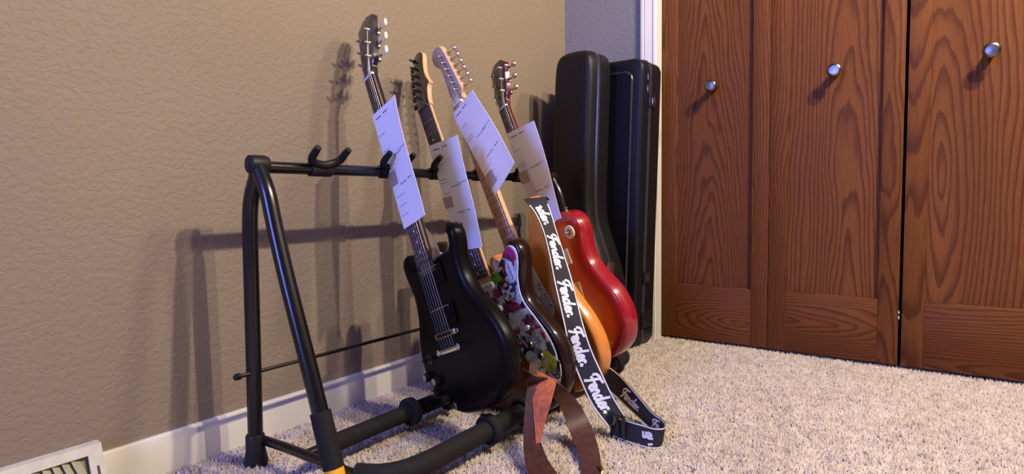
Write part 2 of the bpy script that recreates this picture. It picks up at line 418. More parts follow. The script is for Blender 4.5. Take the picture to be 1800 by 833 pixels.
# bifold closet doors
DESC = ('narrow oak closet door leaf beside the white casing', 'oak closet door leaf second from the casing', 'oak closet door leaf with wavy grain, third from the casing', 'oak closet door leaf furthest from the casing')
PANEL = (dict(cx=-0.03, cz=-1.3, k=0.085, period=0.0125), dict(cx=0.04, cz=-1.5, k=0.06, period=0.016), dict(cx=-0.10, cz=-0.5, k=0.16, period=0.021), dict(cx=0.02, cz=-1.0, k=0.1, period=0.014))
for i in range(4):
    x0 = DE+i*DW+(0.0012, 0.0008, 0.004, 0.0008)[i]; x1 = DE+(i+1)*DW-(0.0008, 0.004, 0.0008, 0.0012)[i]
    z0, z1 = 0.014, DH; sw = 0.054; rz = 0.2116
    root = bpy.data.objects.new('door_%d' % (i+1), None); COL.objects.link(root); struct(root); root['label'] = DESC[i]
    root.location = ((x0+x1)/2, 0, 0)
    def piece(nm, a0, a1, b0, b1, y0, y1, mat, bev=0.0012):
        c = Vector(((a0+a1)/2, (y0+y1)/2, (b0+b1)/2))
        o = obj(nm, box(a0-c.x, a1-c.x, y0-c.y, y1-c.y, b0-c.z, b1-c.z, bev), mat, root)
        o.location = c-root.location; return o
    piece('stile', x0, x0+sw, z0, z1, 0, 0.032, oak('oak_stile_a%d' % i, cx=(-0.05, 0.11, -0.015, 0.1)[i], cz=(-2.5, -2.0, 0.9, -2)[i], k=(0.02, 0.02, 0.09, 0.02)[i], period=(0.010, 0.012, 0.022, 0.012)[i], seed=i*2.3+0.4))
    piece('stile', x1-sw, x1, z0, z1, 0, 0.032, oak('oak_stile_b%d' % i, cx=(0.09, -0.03, 0.1, -0.1)[i], cz=-2.2, k=(0.015, 0.04, 0.02, 0.03)[i], period=0.012, seed=i*1.7+5))
    piece('rail', x0+sw, x1-sw, z0, rz, 0.0002, 0.0318, oak('oak_rail%d' % i, cx=(-0.02, 0.01, -0.09, 0)[i], cz=(0.10, -0.3, 0.5, 0.2)[i], k=(0.22, 0.10, 0.06, 0.1)[i], horiz=True, period=0.014, seed=i*3.1+9))
    piece('rail', x0+sw, x1-sw, z1-0.11, z1, 0.0002, 0.0318, oak('oak_toprail%d' % i, horiz=True, seed=i*3.1+19))
    piece('panel', x0+sw-0.008, x1-sw+0.008, rz-0.008, z1-0.102, 0.013, 0.020, oak('oak_panel%d' % i, seed=i*4.7+2, **PANEL[i]), bev=0)
    kx = (x0+x1)/2+(0.0, 0.004, 0.0, 0)[i]
    kb = obj('knob', lathe([(0.010, -0.014), (0.010, 0.010), (0.0065, 0.014), (0.0065, 0.022), (0.0135, 0.027), (0.0170, 0.032), (0.0175, 0.036), (0.0160, 0.040), (0.0118, 0.0415), (0.0112, 0.0395), (0.004, 0.0400), (0.001, 0.0402)], 28, axis_M((0, 0, 0), (0, -1, 0))), M_knob, root, sharp=50)
    kb.location = Vector((kx, -0.001, 0.912))-root.location; kb.scale = (1.18, 1.0, 1.18); kb['label'] = 'round brushed nickel knob'
    if i == 1:
        al = obj('alignment_clip', join(box(0.001, 0.006, -0.001, 0.008, -0.013, -0.003, 0.001), box(0.001, 0.006, -0.001, 0.008, 0.003, 0.012, 0.001)), M_chrome, root)
        al.location = Vector((x1-0.0025, 0.001, 0.168))-root.location; al['label'] = 'small bright metal aligner in the door gap'

# ------------------------------------------------------------------ baseboard heat register
def register():
    y1, y0 = VENT_Y1, VENT_Y1-0.40; h = 0.108
    root = empty('floor_register', Matrix.Translation((0, (y0+y1)/2, 0)), 'white metal baseboard heat register with slanted louvres at the wall foot', 'vent')
    T = Matrix.Translation((0, -(y0+y1)/2, 0))
    xt, xb = 0.020, 0.058                                  # depth at the top and at the floor
    X = lambda z: xb+(xt-xb)*z/h
    fw = 0.016
    def strip(ya, yb, za, zb, d=0.0, t=0.004):
        V = [(X(z)-d-k*t, y, z) for k in (0, 1) for y, z in ((ya, za), (yb, za), (yb, zb), (ya, zb))]
        return V, [(0, 1, 2, 3), (7, 6, 5, 4), (0, 4, 5, 1), (1, 5, 6, 2), (2, 6, 7, 3), (3, 7, 4, 0)]
    mt = P('white_enamel', (0.56, 0.54, 0.43), 0.5)
    frame = join(strip(y0, y1, h-fw, h), strip(y0, y1, 0, fw), strip(y0, y0+fw, fw, h-fw), strip(y1-fw-0.006, y1, fw, h-fw), box(0, xt-0.002, y0, y1, h-0.004, h-0.0004),
                 ([(0, y1, 0), (xb, y1, 0), (xt, y1, h), (0, y1, h)], [(0, 1, 2, 3)]), ([(0, y0, 0), (xb, y0, 0), (xt, y0, h), (0, y0, h)], [(3, 2, 1, 0)]))
    obj('frame', xf(frame, T), mt, root, smooth=False)
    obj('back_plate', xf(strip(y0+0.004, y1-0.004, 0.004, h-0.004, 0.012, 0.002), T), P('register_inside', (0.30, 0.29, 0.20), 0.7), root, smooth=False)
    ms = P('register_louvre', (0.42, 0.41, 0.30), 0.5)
    yy = y1-fw-0.012; cross = y1-0.118
    while yy > y0+fw+0.02:
        if abs(yy-cross) > 0.010:
            pts = []
            for k in range(7):
                t = k/6; z = fw+0.002+(h-2*fw-0.004)*t; pts.append((yy-0.014*math.sin(t*math.pi*0.5)+0.016*(1-t), z))
            V, F = [], []
            for (y, z) in pts:
                for dx, dy in ((0.003, -0.0030), (0.0105, 0.0080), (0.011, 0.0070), (0.0035, -0.0045)): V.append((X(z)-dx, y+dy, z))
            for i in range(6):
                for k in range(4): a, b = i*4+k, i*4+(k+1) % 4; F.append((a, b, b+4, a+4))
            F += [(0, 1, 2, 3), (27, 26, 25, 24)]
            obj('louvre', xf((V, F), T), ms, root)
        yy -= 0.0135
    ov = join(*[strip(cross-0.004+a, cross+0.004+a, z, z+0.0125) for a, z in [(0.018*math.cos(k/7*2.6)-0.010, fw-0.001+k*0.0098) for k in range(8)]])
    obj('divider_scroll', xf(ov, T), mt, root, smooth=False)
    obj('slot_shade_strip', xf(strip(y1-0.0125, y1-0.0085, 0.030, 0.072, -0.0004, 0.001), T), P('slot_shadow_brown', (0.10, 0.05, 0.04), 0.8), root, smooth=False)['label'] = 'narrow slot with its shade painted brown'  # brown strip laid on the frame paints the shade inside the slot
register()

# ------------------------------------------------------------------ guitar rack
RK = Vector((0.30, -0.94, 0))
rack = empty('guitar_rack', Matrix.Translation(RK), 'black folding metal rack with five neck yokes holding four guitars', 'guitar rack')
TR = Matrix.Translation(-RK)
def rpart(name, VF, mat, parent=None, sharp=35):
    return obj(name, xf(VF, TR), mat, parent or rack, sharp=sharp)
BX, BZ = 0.174, 0.600; YN, YF = -1.46, -0.42
RZ, RXR, RXF = 0.052, 0.262, 0.475
for Y in (YN, YF):
    rl = rpart('rear_leg', tube([(BX+0.004, Y, BZ+0.010), (BX-0.012, Y, BZ-0.022), (BX-0.030, Y, BZ-0.055), (BX-0.040, Y, BZ-0.10), (BX-0.044, Y, 0.40), (BX-0.050, Y, 0.20), (BX-0.055, Y, 0.05)], 0.0145, 18, 5), M_blackmetal)
    rpart('rubber_foot', lathe([(0.016, 0.0), (0.0235, 0.002), (0.0235, 0.010), (0.0185, 0.034), (0.0185, 0.062), (0.0165, 0.066)], 20, Matrix.Translation((BX-0.056, Y, 0.0))), M_rubber, rl)
    fx = lambda z: 0.189+(0.603-z)*0.372-0.012*max(0, 1-abs(z-0.45)/0.3)*0
    fl = rpart('front_leg', tube([(BX-0.002, Y-0.004, BZ+0.010), (BX+0.012, Y-0.004, BZ-0.014), (0.207, Y-0.004, 0.548), (0.228, Y-0.004, 0.48), (0.262, Y-0.004, 0.38), (0.330, Y-0.004, 0.20), (0.383, Y-0.004, 0.05)], 0.0150, 18, 5), M_blackmetal)
    a, b = Vector((0.345, Y-0.004, 0.160)), Vector((0.3775, Y-0.004, 0.066)); d = (b-a).normalized()
    rpart('sleeve', tube([a, b], 0.0185, 20), M_foam, fl)
    c = b+d*0.062
    rpart('foot_cap', tube([b-d*0.002, c-d*0.004, c], [0.0172, 0.0172, 0.0155], 20), M_yellow, fl)['label'] = 'yellow plastic foot cap'
    jt = rpart('apex_joint', lathe([(0.012, -0.022), (0.0175, -0.019), (0.0185, -0.008), (0.0185, 0.010), (0.0165, 0.016)], 22, axis_M((BX, Y, BZ+0.004), (0, 1, 0))), M_rubber)
    cb = rpart('cross_bar', tube([(BX-0.046, Y+0.014*(1 if Y < -1 else -1), 0.050), (0.20, Y+0.016*(1 if Y < -1 else -1), 0.052), (0.372, Y+0.016*(1 if Y < -1 else -1), 0.056)], 0.0095, 14), M_blackmetal)
rpart('top_bar', tube([(BX, YN, BZ), (BX, YF, BZ)], 0.0118, 18), M_blackmetal)
rod = rpart('spreader_rod', tube([(0.128, YN-0.035, 0.194), (0.128, YF+0.03, 0.194)], 0.0042, 10), M_blackmetal)
for Y in (YN-0.034, YF+0.03):
    rpart('rod_cap', lathe([(0.003, -0.006), (0.0068, -0.003), (0.0068, 0.006), (0.004, 0.009)], 12, axis_M((0.128, Y, 0.194), (0, -1 if Y < -1 else 1, 0))), M_rubber, rod)
rpart('rear_rail', tube([(RXR, YN+0.016, RZ), (RXR, YF-0.016, RZ)], 0.0100, 14), M_blackmetal)
fr_pts = [(0.372, YN+0.018, RZ), (0.415, YN+0.022, RZ), (0.452, YN+0.050, RZ), (RXF, YN+0.12, RZ), (RXF, -1.15, RZ), (RXF, -0.75, RZ), (RXF, -0.54, RZ), (0.462, YF-0.06, RZ), (0.42, YF-0.022, RZ), (0.38, YF-0.018, RZ)]
rpart('front_rail', tube(fr_pts, 0.0100, 14, 5), M_blackmetal)
rpart('foam_pad', tube([(RXR, YN+0.055, RZ), (RXR, YF-0.06, RZ)], 0.0185, 20), M_foam)
rpart('foam_pad', tube([(0.408, YN+0.021, RZ)]+fr_pts[2:-2]+[(0.43, YF-0.026, RZ)], 0.0205, 20, 5), M_foam)
for Y in (-1.158, -1.035, -0.885, -0.715, -0.575):
    for X, dy in ((RXR, -0.012), (RXF, 0.008)):
        rpart('divider_disc', lathe([(0.0195, -0.011), (0.027, -0.011), (0.0315, -0.007), (0.0315, 0.007), (0.027, 0.011), (0.0195, 0.011)], 28, axis_M((X, Y+dy, RZ), (0, 1, 0))), M_foam)
YOKES = (-1.325, -1.137, -0.972, -0.800, -0.610)
for Y in YOKES:
    yk = rpart('yoke_clamp', lathe([(0.0145, -0.026), (0.0155, -0.024), (0.0155, 0.024), (0.0145, 0.026)], 20, axis_M((BX, Y, BZ), (0, 1, 0))), M_rubber)
    g = 0.034
    U = [(BX+0.050, Y-g-0.003, BZ+0.040), (BX+0.036, Y-g-0.002, BZ+0.030), (BX+0.023, Y-g, BZ+0.019), (BX+0.014, Y-g*0.6, BZ+0.012), (BX+0.012, Y, BZ+0.008),
         (BX+0.014, Y+g*0.6, BZ+0.012), (BX+0.023, Y+g, BZ+0.019), (BX+0.036, Y+g+0.002, BZ+0.030), (BX+0.050, Y+g+0.003, BZ+0.040)]
    rpart('yoke_fork', tube(U, [0.0066, 0.0078, 0.0082, 0.0085, 0.0090, 0.0085, 0.0082, 0.0078, 0.0066], 14, 4), M_rubber, yk)

# ------------------------------------------------------------------ guitars
def gframe(O, lean, psi, tilt):
    th, ps, ti = map(math.radians, (lean, psi, tilt))
    u = Vector((-math.sin(th), 0, math.cos(th))); v = Vector((math.cos(th), 0, math.sin(th))); n = Vector((0, -1, 0))
    n2 = math.cos(ps)*n-math.sin(ps)*v; v2 = math.cos(ps)*v+math.sin(ps)*n
    u3 = math.cos(ti)*u-math.sin(ti)*n2; n3 = math.cos(ti)*n2+math.sin(ti)*u
    M = Matrix.Identity(4)
    for i in range(3): M[i][0] = v2[i]; M[i][1] = u3[i]; M[i][2] = n3[i]; M[i][3] = O[i]
    return M

STRAT = [(0, -165), (60, -160), (115, -135), (150, -95), (163, -45), (158, 0), (138, 45), (118, 85), (112, 115), (122, 150), (137, 180), (144, 206), (137, 233), (118, 244), (100, 236), (84, 214), (64, 195), (40, 187), (10, 186),
         (-10, 225), (-42, 233), (-68, 245), (-92, 270), (-112, 305), (-128, 325), (-148, 318), (-158, 290), (-150, 245), (-132, 200), (-120, 165), (-116, 125), (-124, 85), (-140, 45), (-156, 0), (-163, -50), (-152, -100), (-118, -138), (-60, -160)]
SGB = [(0, -180), (65, -174), (128, -146), (166, -94), (173, -46), (152, 10), (118, 60), (102, 102), (103, 142), (113, 174), (117, 198), (111, 214), (101, 222), (93, 224), (93, 218), (92, 206), (86, 190), (70, 176), (40, 170), (0, 170),
       (-40, 168), (-60, 168), (-72, 174), (-80, 190), (-88, 204), (-98, 209), (-112, 206), (-122, 196), (-126, 180), (-124, 155), (-118, 128), (-115, 100), (-126, 55), (-147, 10), (-162, -42), (-157, -90), (-122, -142), (-65, -174)]
LPB = [(0, -162), (65, -156), (122, -128), (156, -82), (166, -35), (155, 20), (126, 70), (106, 110), (101, 145), (108, 180), (117, 210), (110, 245), (84, 268), (50, 277), (25, 275), (0, 262),
       (-20, 195), (-30, 180), (-48, 182), (-66, 200), (-82, 224), (-98, 230), (-111, 218), (-114, 190), (-106, 155), (-100, 130), (-106, 105), (-128, 65), (-155, 18), (-166, -35), (-156, -82), (-122, -128), (-65, -156)]
HS_STRAT = [(-21, 0), (-22.5, 14), (-29, 24), (-34, 36), (-33, 100), (-30, 160), (-24, 180), (-8, 190), (12, 187), (27, 173), (30, 153), (22, 136), (13, 126), (15, 98), (19, 72), (24, 50), (26, 40), (24, 30), (23, 14), (21, 0)]
HS_SWEEP = [(-21, 0), (-22.5, 14), (-26, 26), (-29, 38), (-28, 90), (-25, 140), (-20, 172), (-6, 184), (12, 182), (21, 168), (19, 145), (18, 118), (23, 92), (33, 70), (34, 64), (27, 60), (23, 44), (22, 16), (21, 0)]
HS_SG = [(-21, 0), (-23, 18), (-31, 36), (-34, 56), (-38, 105), (-42, 144), (-40, 152), (-22, 160), (-8, 166), (0, 163), (8, 166), (22, 160), (40, 152), (42, 144), (38, 105), (34, 56), (31, 36), (23, 18), (21, 0)]
HS_LP = [(-21, 0), (-23, 16), (-31, 32), (-35, 54), (-39, 100), (-42, 124), (-33, 136), (-20, 146), (-6, 149), (0, 147), (6, 149), (20, 146), (33, 136), (42, 124), (39, 100), (35, 54), (31, 32), (23, 16), (21, 0)]
PGUARD = [(30, 186), (60, 194), (80, 210), (98, 226), (116, 231), (129, 222), (132, 205), (124, 180), (110, 152), (102, 118), (106, 88), (124, 48), (140, 6), (146, -38), (134, -74), (108, -96), (90, -94), (66, -62), (48, -22), (40, 14), (20, 20),
          (-40, 24), (-62, 48), (-88, 85), (-98, 120), (-104, 165), (-116, 205), (-132, 250), (-134, 280), (-124, 297), (-112, 286), (-98, 258), (-76, 236), (-48, 224), (-30, 222), (-29, 186)]

def burst(name, centre, mid, edge, d0, d1, d2, rough=0.12, coat=1.0):
    q = NT(name); at = q.n('ShaderNodeAttribute', attribute_name='edge_dist')
    f = q.math('DIVIDE', at.outputs['Fac'], d2)
    q.l(q.ramp(f, [(0.0, edge), (d0/d2, edge), (d1/d2, mid), (1.0, centre)], 'EASE'), q.b.inputs['Base Color'])
    q.b.inputs['Roughness'].default_value = 0.3; q.b.inputs['Specular IOR Level'].default_value = 0.3*coat; q.b.inputs['Coat Weight'].default_value = coat; q.b.inputs['Coat Roughness'].default_value = rough
    return q.m

FRETM = {}
def guitar(name, label, M, sp):
    root = empty(name, M, label, 'guitar')
    hand, L, T = sp['hand'], sp['scale'], sp['thick']
    mir = lambda pts: [(x*hand, y) for x, y in pts]
    zf = sp['zf']; yend = sp['yend']; nfr = sp['frets']
    r = sp['round']
    rings = sp.get('rings') or [(r, 0), (r*0.55, -r*0.10), (r*0.22, -r*0.36), (0.0, -r), (0.0, -T+r), (r*0.22, -T+r*0.36), (r*0.55, -T+r*0.1), (r, -T)]
    body = slab_obj('body', smooth_outline(sp['body'] if sp.get('body_mirrored') else mir(sp['body']), 180), rings, sp['m_body'], root, grid=0.012, dome=sp.get('dome'), attr=True, sharp=sp.get('sharp', 50))
    if sp.get('binding'):
        O = ccw(smooth_outline(sp['body'], 180)); V, F = [], []; N = len(O)
        for ins, z in ((-0.0006, -0.004), (-0.0006, -0.011)): V += [(p[0], p[1], z) for p in inset(O, ins)]
        obj('binding', (V, [(k, (k+1) % N, N+(k+1) % N, N+k) for k in range(N)]), sp['binding'], body)
    W = lambda y: 0.0215+(0.028-0.0215)*(L-y)/(L*0.70)
    # neck, half round at the back
    V, F = [], []; ys = np.linspace(sp['heel'], L+0.002, 14); ns = 12
    for y in ys:
        for k in range(ns+1):
            a = math.pi*k/ns; V.append((W(y)*math.cos(a), y, zf-0.0165*(1+0.15*(L-y)/L)*math.sin(a)**0.8))
    for i in range(len(ys)-1):
        for k in range(ns):
            a = i*(ns+1)+k; F.append((a, a+ns+1, a+ns+2, a+1))
        F.append((i*(ns+1), i*(ns+1)+ns, (i+1)*(ns+1)+ns, (i+1)*(ns+1)))
    F += [tuple(range(ns+1)), tuple(range((len(ys)-1)*(ns+1), len(ys)*(ns+1)))[::-1]]
    obj('neck', (V, F), sp['m_neck'], root, sharp=60)
    ft = 0.0065; V = []
    for y in (yend, L):
        for x, z in ((-1, zf), (1, zf), (1, zf+ft*0.75), (0.6, zf+ft*0.95), (0, zf+ft), (-0.6, zf+ft*0.95), (-1, zf+ft*0.75)): V.append((x*W(y), y, z))
    fb = obj('fretboard', (V, [(i, (i+1) % 7, 7+(i+1) % 7, 7+i) for i in range(7)]+[(6, 5, 4, 3, 2, 1, 0), (7, 8, 9, 10, 11, 12, 13)]), sp['m_board'], root)
    fk = 'f'
    if fk not in FRETM:
        V = [(x*wd, s, z) for wd, zz in ((1, 0),) for x, z0 in ((-1, -0.0012), (-0.6, 0.0), (0, 0.0004), (0.6, 0.0), (1, -0.0012)) for s, z in ((-0.0012, z0), (0, z0+0.0012), (0.0012, z0))]
        F = []
        for i in range(4):
            for k in range(2): a = i*3+k; F.append((a, a+1, a+4, a+3))
        FRETM[fk] = mesh_data('fret', V, F, M_steel)
    for i in range(1, nfr+1):
        y = L*2**(-i/12); o = link('fret', FRETM[fk], fb, (0, y, zf+ft)); o.scale = (W(y), 1, 1)
    pos = lambda i: (L*2**(-i/12)+L*2**(-(i-1)/12))/2
    dm = lathe([(0.0030, 0), (0.0030, 0.0005)], 12)
    for i in (3, 5, 7, 9, 12, 12, 15, 17, 19, 21)[:10 if nfr > 20 else 9]:
        dx = 0
        if i == 12: dx = 0.010 if not getattr(guitar, 't', False) else -0.010; guitar.t = not getattr(guitar, 't', False)
        obj('inlay_dot', dm, sp['m_dot'], fb, loc=(dx, pos(i), zf+ft-0.0002-abs(dx)*0.02))
    obj('nut', box(-W(L), W(L), L, L+0.005, zf, zf+ft+0.002, 0.0006), sp.get('m_nut', M_white), root)
    # headstock
    ha = math.radians(sp['head_angle']); HM = Matrix.Translation((0, L+0.004, zf+sp['head_drop'])) @ Matrix.Rotation(-ha, 4, 'X')
    hs = slab_obj('headstock', smooth_outline(mir(sp['head']), 90, 6), [(0.0012, 0), (0, -0.0012), (0, -0.0125), (0.0012, -0.0138)], sp['m_neck'], root, grid=0.02)
    hs.matrix_local = HM
    fc = slab_obj('face', smooth_outline(mir(sp['head']), 90, 6), [(0.0022, 0.0009), (0.0014, 0.0006), (0.0014, -0.0004)], sp['m_face'], hs, grid=0.02)
    posts = sp['posts']; strs = []
    for i, (x, y, side) in enumerate(posts):
        x, y = x*hand/1000, y/1000; sd = side*hand
        pm = lathe([(0.0052, 0), (0.0052, 0.0022), (0.0032, 0.0026), (0.0030, 0.012), (0.0036, 0.0125), (0.0030, 0.0145)], 12)
        tn = obj('tuner', join(pm, box(-0.007, 0.007, -0.008, 0.008, -0.024, -0.0136, 0.002)), sp.get('m_post', M_chrome), hs, loc=(x, y, 0.0008))
        edge = sp['edge'][i]*hand/1000-x if sp.get('edge') else sd*0.020
        reach = edge+sd*0.012
        tube_s = tube([(0, 0, -0.019), (reach*0.98, 0, -0.019)], 0.0022, 8)
        obj('shaft', tube_s, M_chrome, tn)
        if sp['key'] == 'tulip':
            kk = lathe([(0.003, -0.004), (0.0055, 0), (0.0085, 0.006), (0.0075, 0.010), (0.0110, 0.016), (0.0095, 0.020), (0.004, 0.0215)], 14)
            kk = [(v[0], v[1]*0.45, v[2]) for v in kk[0]], kk[1]
        else:
            kk = lathe([(0.003, -0.003), (0.0050, 0), (0.0085, 0.004), (0.0092, 0.009), (0.0080, 0.014), (0.0040, 0.0165)], 14)
            kk = [(v[0], v[1]*0.55, v[2]) for v in kk[0]], kk[1]
        obj('button', xf(kk, axis_M((reach, 0, -0.019), (sd, 0, 0), (0, 0, 1))), sp['m_key'], tn)
    Hm = HM
    order = sp['order']
    for k in range(6):
        sx = (k-2.5)*0.0070; bx = (k-2.5)*0.0104
        p = posts[order[k]] if hand > 0 else posts[order[5-k]]
        pp = Hm @ Vector((p[0]*hand/1000, p[1]/1000, 0.008))
        rr = 0.00030+0.00007*(abs((5-k) if hand > 0 else k))
        obj('string', tube([(bx, sp.get('string_end', -0.004), sp['zb']), (bx, 0.0, sp['zb']+0.0005), (sx, L+0.002, zf+ft+0.0022), tuple(pp)], rr, 6), M_steel, root)
    return root

def lump(name, x, y, z, sx, sy, sz, mat, root, bev=0.002, rot=0):
    o = obj(name, box(-sx/2, sx/2, -sy/2, sy/2, 0, sz, bev, 3), mat, root, loc=(x, y, z)); o.rotation_euler = (0, 0, rot); return o

def knob_gt(root, x, y, m_side, m_top, z=0.0, r=0.012, h=0.014, name='knob'):
    k = obj(name, lathe([(r*0.95, 0), (r, 0.001), (r*0.82, h*0.9), (r*0.76, h)], 20), m_side, root, loc=(x, y, z))
    obj('cap', lathe([(r*0.70, h-0.0005), (r*0.70, h+0.0008), (r*0.4, h+0.0012)], 18), m_top, k); return k

def humbucker(root, y, m_ring, m_cover, z=0.0, poles=M_steel, zh=0.010, rot=0.0, wid=0.090):
    p = lump('pickup', 0, y, z, wid, 0.046, 0.005, m_ring, root, 0.0015, rot)
    c = obj('cover', box(-0.0345, 0.0345, -0.0185, 0.0185, 0.004, 0.004+zh-0.003, 0.002, 3), m_cover, p)
    obj('pole_pieces', join(*[lathe([(0.0024, zh), (0.0024, zh+0.0018), (0.001, zh+0.0024)], 10, Matrix.Translation(((k-2.5)*0.0100, -0.009, 0))) for k in range(6)]), poles, p)
    return p

def single_coil(root, y, m_cover, z, rot=0.0):
    pts = []
    for s, a0 in ((1, -90), (-1, 90)):
        for k in range(9): a = math.radians(a0+180*k/8); pts.append((s*0.0 + (0.0345-0.009)*s+0.009*math.cos(a), 0.009*math.sin(a)))
    p = slab_obj('pickup', np.array(pts), [(0.0015, 0.0085), (0.0004, 0.008), (0, 0.0065), (0, -0.002)], m_cover, root, grid=0.02); p.location = (0, y, z); p.rotation_euler = (0, 0, rot)
    obj('pole_pieces', join(*[lathe([(0.0025, 0.006), (0.0025, 0.0095), (0.001, 0.0098)], 10, Matrix.Translation(((k-2.5)*0.0103, 0, 0))) for k in range(6)]), M_steel, p)
    return p

INLINE = [(-17, 38, -1), (-17.5, 61, -1), (-18, 84, -1), (-18, 107, -1), (-17.5, 130, -1), (-16.5, 153, -1)]
IN_EDGE = [-34, -34, -33.5, -33, -32, -30.5]
THREE = [(-22, 42, -1), (-24, 78, -1), (-26, 114, -1), (22, 42, 1), (24, 78, 1), (26, 114, 1)]
TH_EDGE = [-33, -36, -39, 33, 36, 39]

# --- black double-horned guitar (nearest)
M_sg = P('satin_black_lacquer', (0.0038, 0.0031, 0.0030), 0.34, spec=0.10, coat=0.0, noise=(8, 0.2))
M_grey_face = P('grey_black_headstock_face', (0.030, 0.026, 0.026), 0.3, coat=0.4)
G1 = guitar('electric_guitar', 'black double-horned electric guitar nearest the empty yoke, cream tuner buttons', gframe((0.359, -1.136, 0.239), 21.55, 12.7, 0.2),
    dict(hand=-1, scale=0.628, thick=0.042, zf=0.008, yend=0.168, frets=22, round=0.012, body=SGB, body_mirrored=True, heel=0.14,
         rings=[(0.018, 0), (0.010, -0.0012), (0.003, -0.006), (0.0, -0.011), (0.0, -0.031), (0.003, -0.037), (0.012, -0.042)],
         m_body=M_sg, m_neck=P('dark_neck_lacquer', (0.016, 0.012, 0.011), 0.18, coat=0.8), m_board=M_rosewood, m_dot=M_white, m_face=M_grey_face, head=HS_SG, head_angle=13, head_drop=0.004,
         posts=THREE, edge=TH_EDGE, order=[0, 1, 2, 5, 4, 3], key='tulip', m_key=M_cream, zb=0.017, string_end=-0.034, sharp=60))
humbucker(G1, 0.132, M_sg, M_sg, poles=M_sg, zh=0.006); humbucker(G1, 0.040, M_sg, M_sg, poles=M_sg, zh=0.006)
V, F = [], []
for j in range(9):
    y = 0.160+0.085*j/8; e = math.sin(math.pi*min(1, (8-j)/5)/2)
    for k in range(13): a = math.pi*k/12; V.append(((0.0285-0.0035*j/8)*math.cos(a), y, 0.008-(0.017+0.022*e)*math.sin(a)**0.7))
for j in range(8):
    for k in range(12): a = j*13+k; F.append((a, a+13, a+14, a+1))
F.append(tuple(range(8*13, 9*13)))
obj('neck_heel', (V, F), P('gloss_heel_lamp_glint', (0.10, 0.09, 0.085), 0.22, coat=1.0), G1, sharp=60)  # paler base puts the lamp's reflection into the heel colour
for y in (0.150, 0.058):
    obj('pickup_trim', box(-0.040, 0.040, y-0.0012, y+0.0012, 0.0095, 0.0108, 0.0005), M_nickel, G1)
br = lump('bridge', 0, 0, 0.006, 0.084, 0.014, 0.010, M_nickel, G1, 0.004)
obj('saddles', join(*[box((k-2.5)*0.0104-0.003, (k-2.5)*0.0104+0.003, -0.004, 0.004, 0.008, 0.013, 0.001) for k in range(6)]), M_blackmetal, br)
for x in (-0.038, 0.038): obj('bridge_post', lathe([(0.006, -0.006), (0.006, 0.002), (0.004, 0.003)], 14), M_chrome, br, loc=(x, 0, 0))
tp = lump('tailpiece', 0, -0.036, 0.007, 0.086, 0.013, 0.011, M_chrome, G1, 0.004)
for x in (-0.041, 0.041): obj('stud', lathe([(0.0075, -0.007), (0.0075, 0.012), (0.004, 0.014)], 16), M_chrome, tp, loc=(x, 0.002, 0))
for x, y in ((-0.150, -0.070), (-0.112, -0.085), (-0.132, -0.112), (-0.092, -0.128)):
    knob_gt(G1, x*0.93, y-0.008, M_black, M_nickel)
obj('jack', lathe([(0.009, 0), (0.009, 0.002), (0.005, 0.003), (0.005, 0.006), (0.003, 0.006)], 16), M_nickel, G1, loc=(-0.066, -0.155, 0))
tg = obj('toggle_switch', lathe([(0.012, 0), (0.012, 0.0015), (0.006, 0.002), (0.005, 0.006)], 16), M_black, G1, loc=(-0.112, -0.040, 0))
obj('toggle_tip', lathe([(0.002, 0.004), (0.0025, 0.014), (0.004, 0.020), (0.002, 0.023)], 12), M_black, tg)
for x, y, d in ((0.0, -0.181, (0, -1, 0)), (0.062, 0.20, (0.3, 1, -0.4))):
    obj('strap_button', lathe([(0.004, 0), (0.0035, 0.006), (0.0068, 0.009), (0.005, 0.011)], 14, axis_M((x, y if y < 0 else 0.176, -0.019), d)), M_chrome, G1)

# --- stickered strat-type guitar
M_burst2 = burst('dark_sunburst', (0.20, 0.06, 0.015), (0.05, 0.016, 0.008), (0.014, 0.006, 0.004), 0.012, 0.035, 0.09, coat=0.4)
G2 = guitar('electric_guitar', 'dark brown electric guitar with colourful stickers covering its pickguard', gframe((0.390, -0.968, 0.167), 22, 6.0, -0.5),
    dict(hand=1, scale=0.648, thick=0.044, zf=0.007, yend=0.186, frets=21, round=0.011, body=STRAT, heel=0.16, m_body=M_burst2, m_neck=M_maple, m_board=M_rosewood, m_dot=M_white,
         m_face=P('black_gloss_headstock_face', (0.012, 0.011, 0.012), 0.12, coat=1.0), head=[(x, y*0.92) for x, y in HS_SWEEP], head_angle=14, head_drop=0.003, posts=INLINE, edge=IN_EDGE, order=[0, 1, 2, 3, 4, 5], key='round', m_key=M_black, m_post=M_black, zb=0.014, m_nut=M_black))
for c in G2.children:
    if c.name.startswith('headstock'): c['label'] = 'maple headstock with black face'
M_pg = P('mint_white_pickguard', (0.62, 0.68, 0.74), 0.3)
pg2 = slab_obj('pickguard', smooth_outline(PGUARD, 130), [(0.001, 0.0022), (0, 0.0012), (0, -0.001)], M_pg, G2, grid=0.03)
PAL = [(0.78, 0.80, 0.82), (0.62, 0.70, 0.80), (0.03, 0.03, 0.04), (0.42, 0.03, 0.16), (0.45, 0.03, 0.04), (0.05, 0.06, 0.12), (0.70, 0.72, 0.75), (0.30, 0.36, 0.46), (0.16, 0.05, 0.08), (0.60, 0.58, 0.58), (0.06, 0.06, 0.07), (0.66, 0.70, 0.76), (0.03, 0.03, 0.05), (0.50, 0.58, 0.68)]
M_st = [P('sticker_vinyl_%d' % i, c, 0.35, noise=(60, 0.25)) for i, c in enumerate(PAL)]
M_green = P('sticker_green', (0.16, 0.42, 0.02), 0.4, noise=(90, 0.5)); M_lime = P('sticker_lime', (0.45, 0.50, 0.04), 0.4, noise=(60, 0.4))
PGO = ccw(smooth_outline(PGUARD, 130)); PGI = inset(PGO, 0.002)
ST_N = [0]
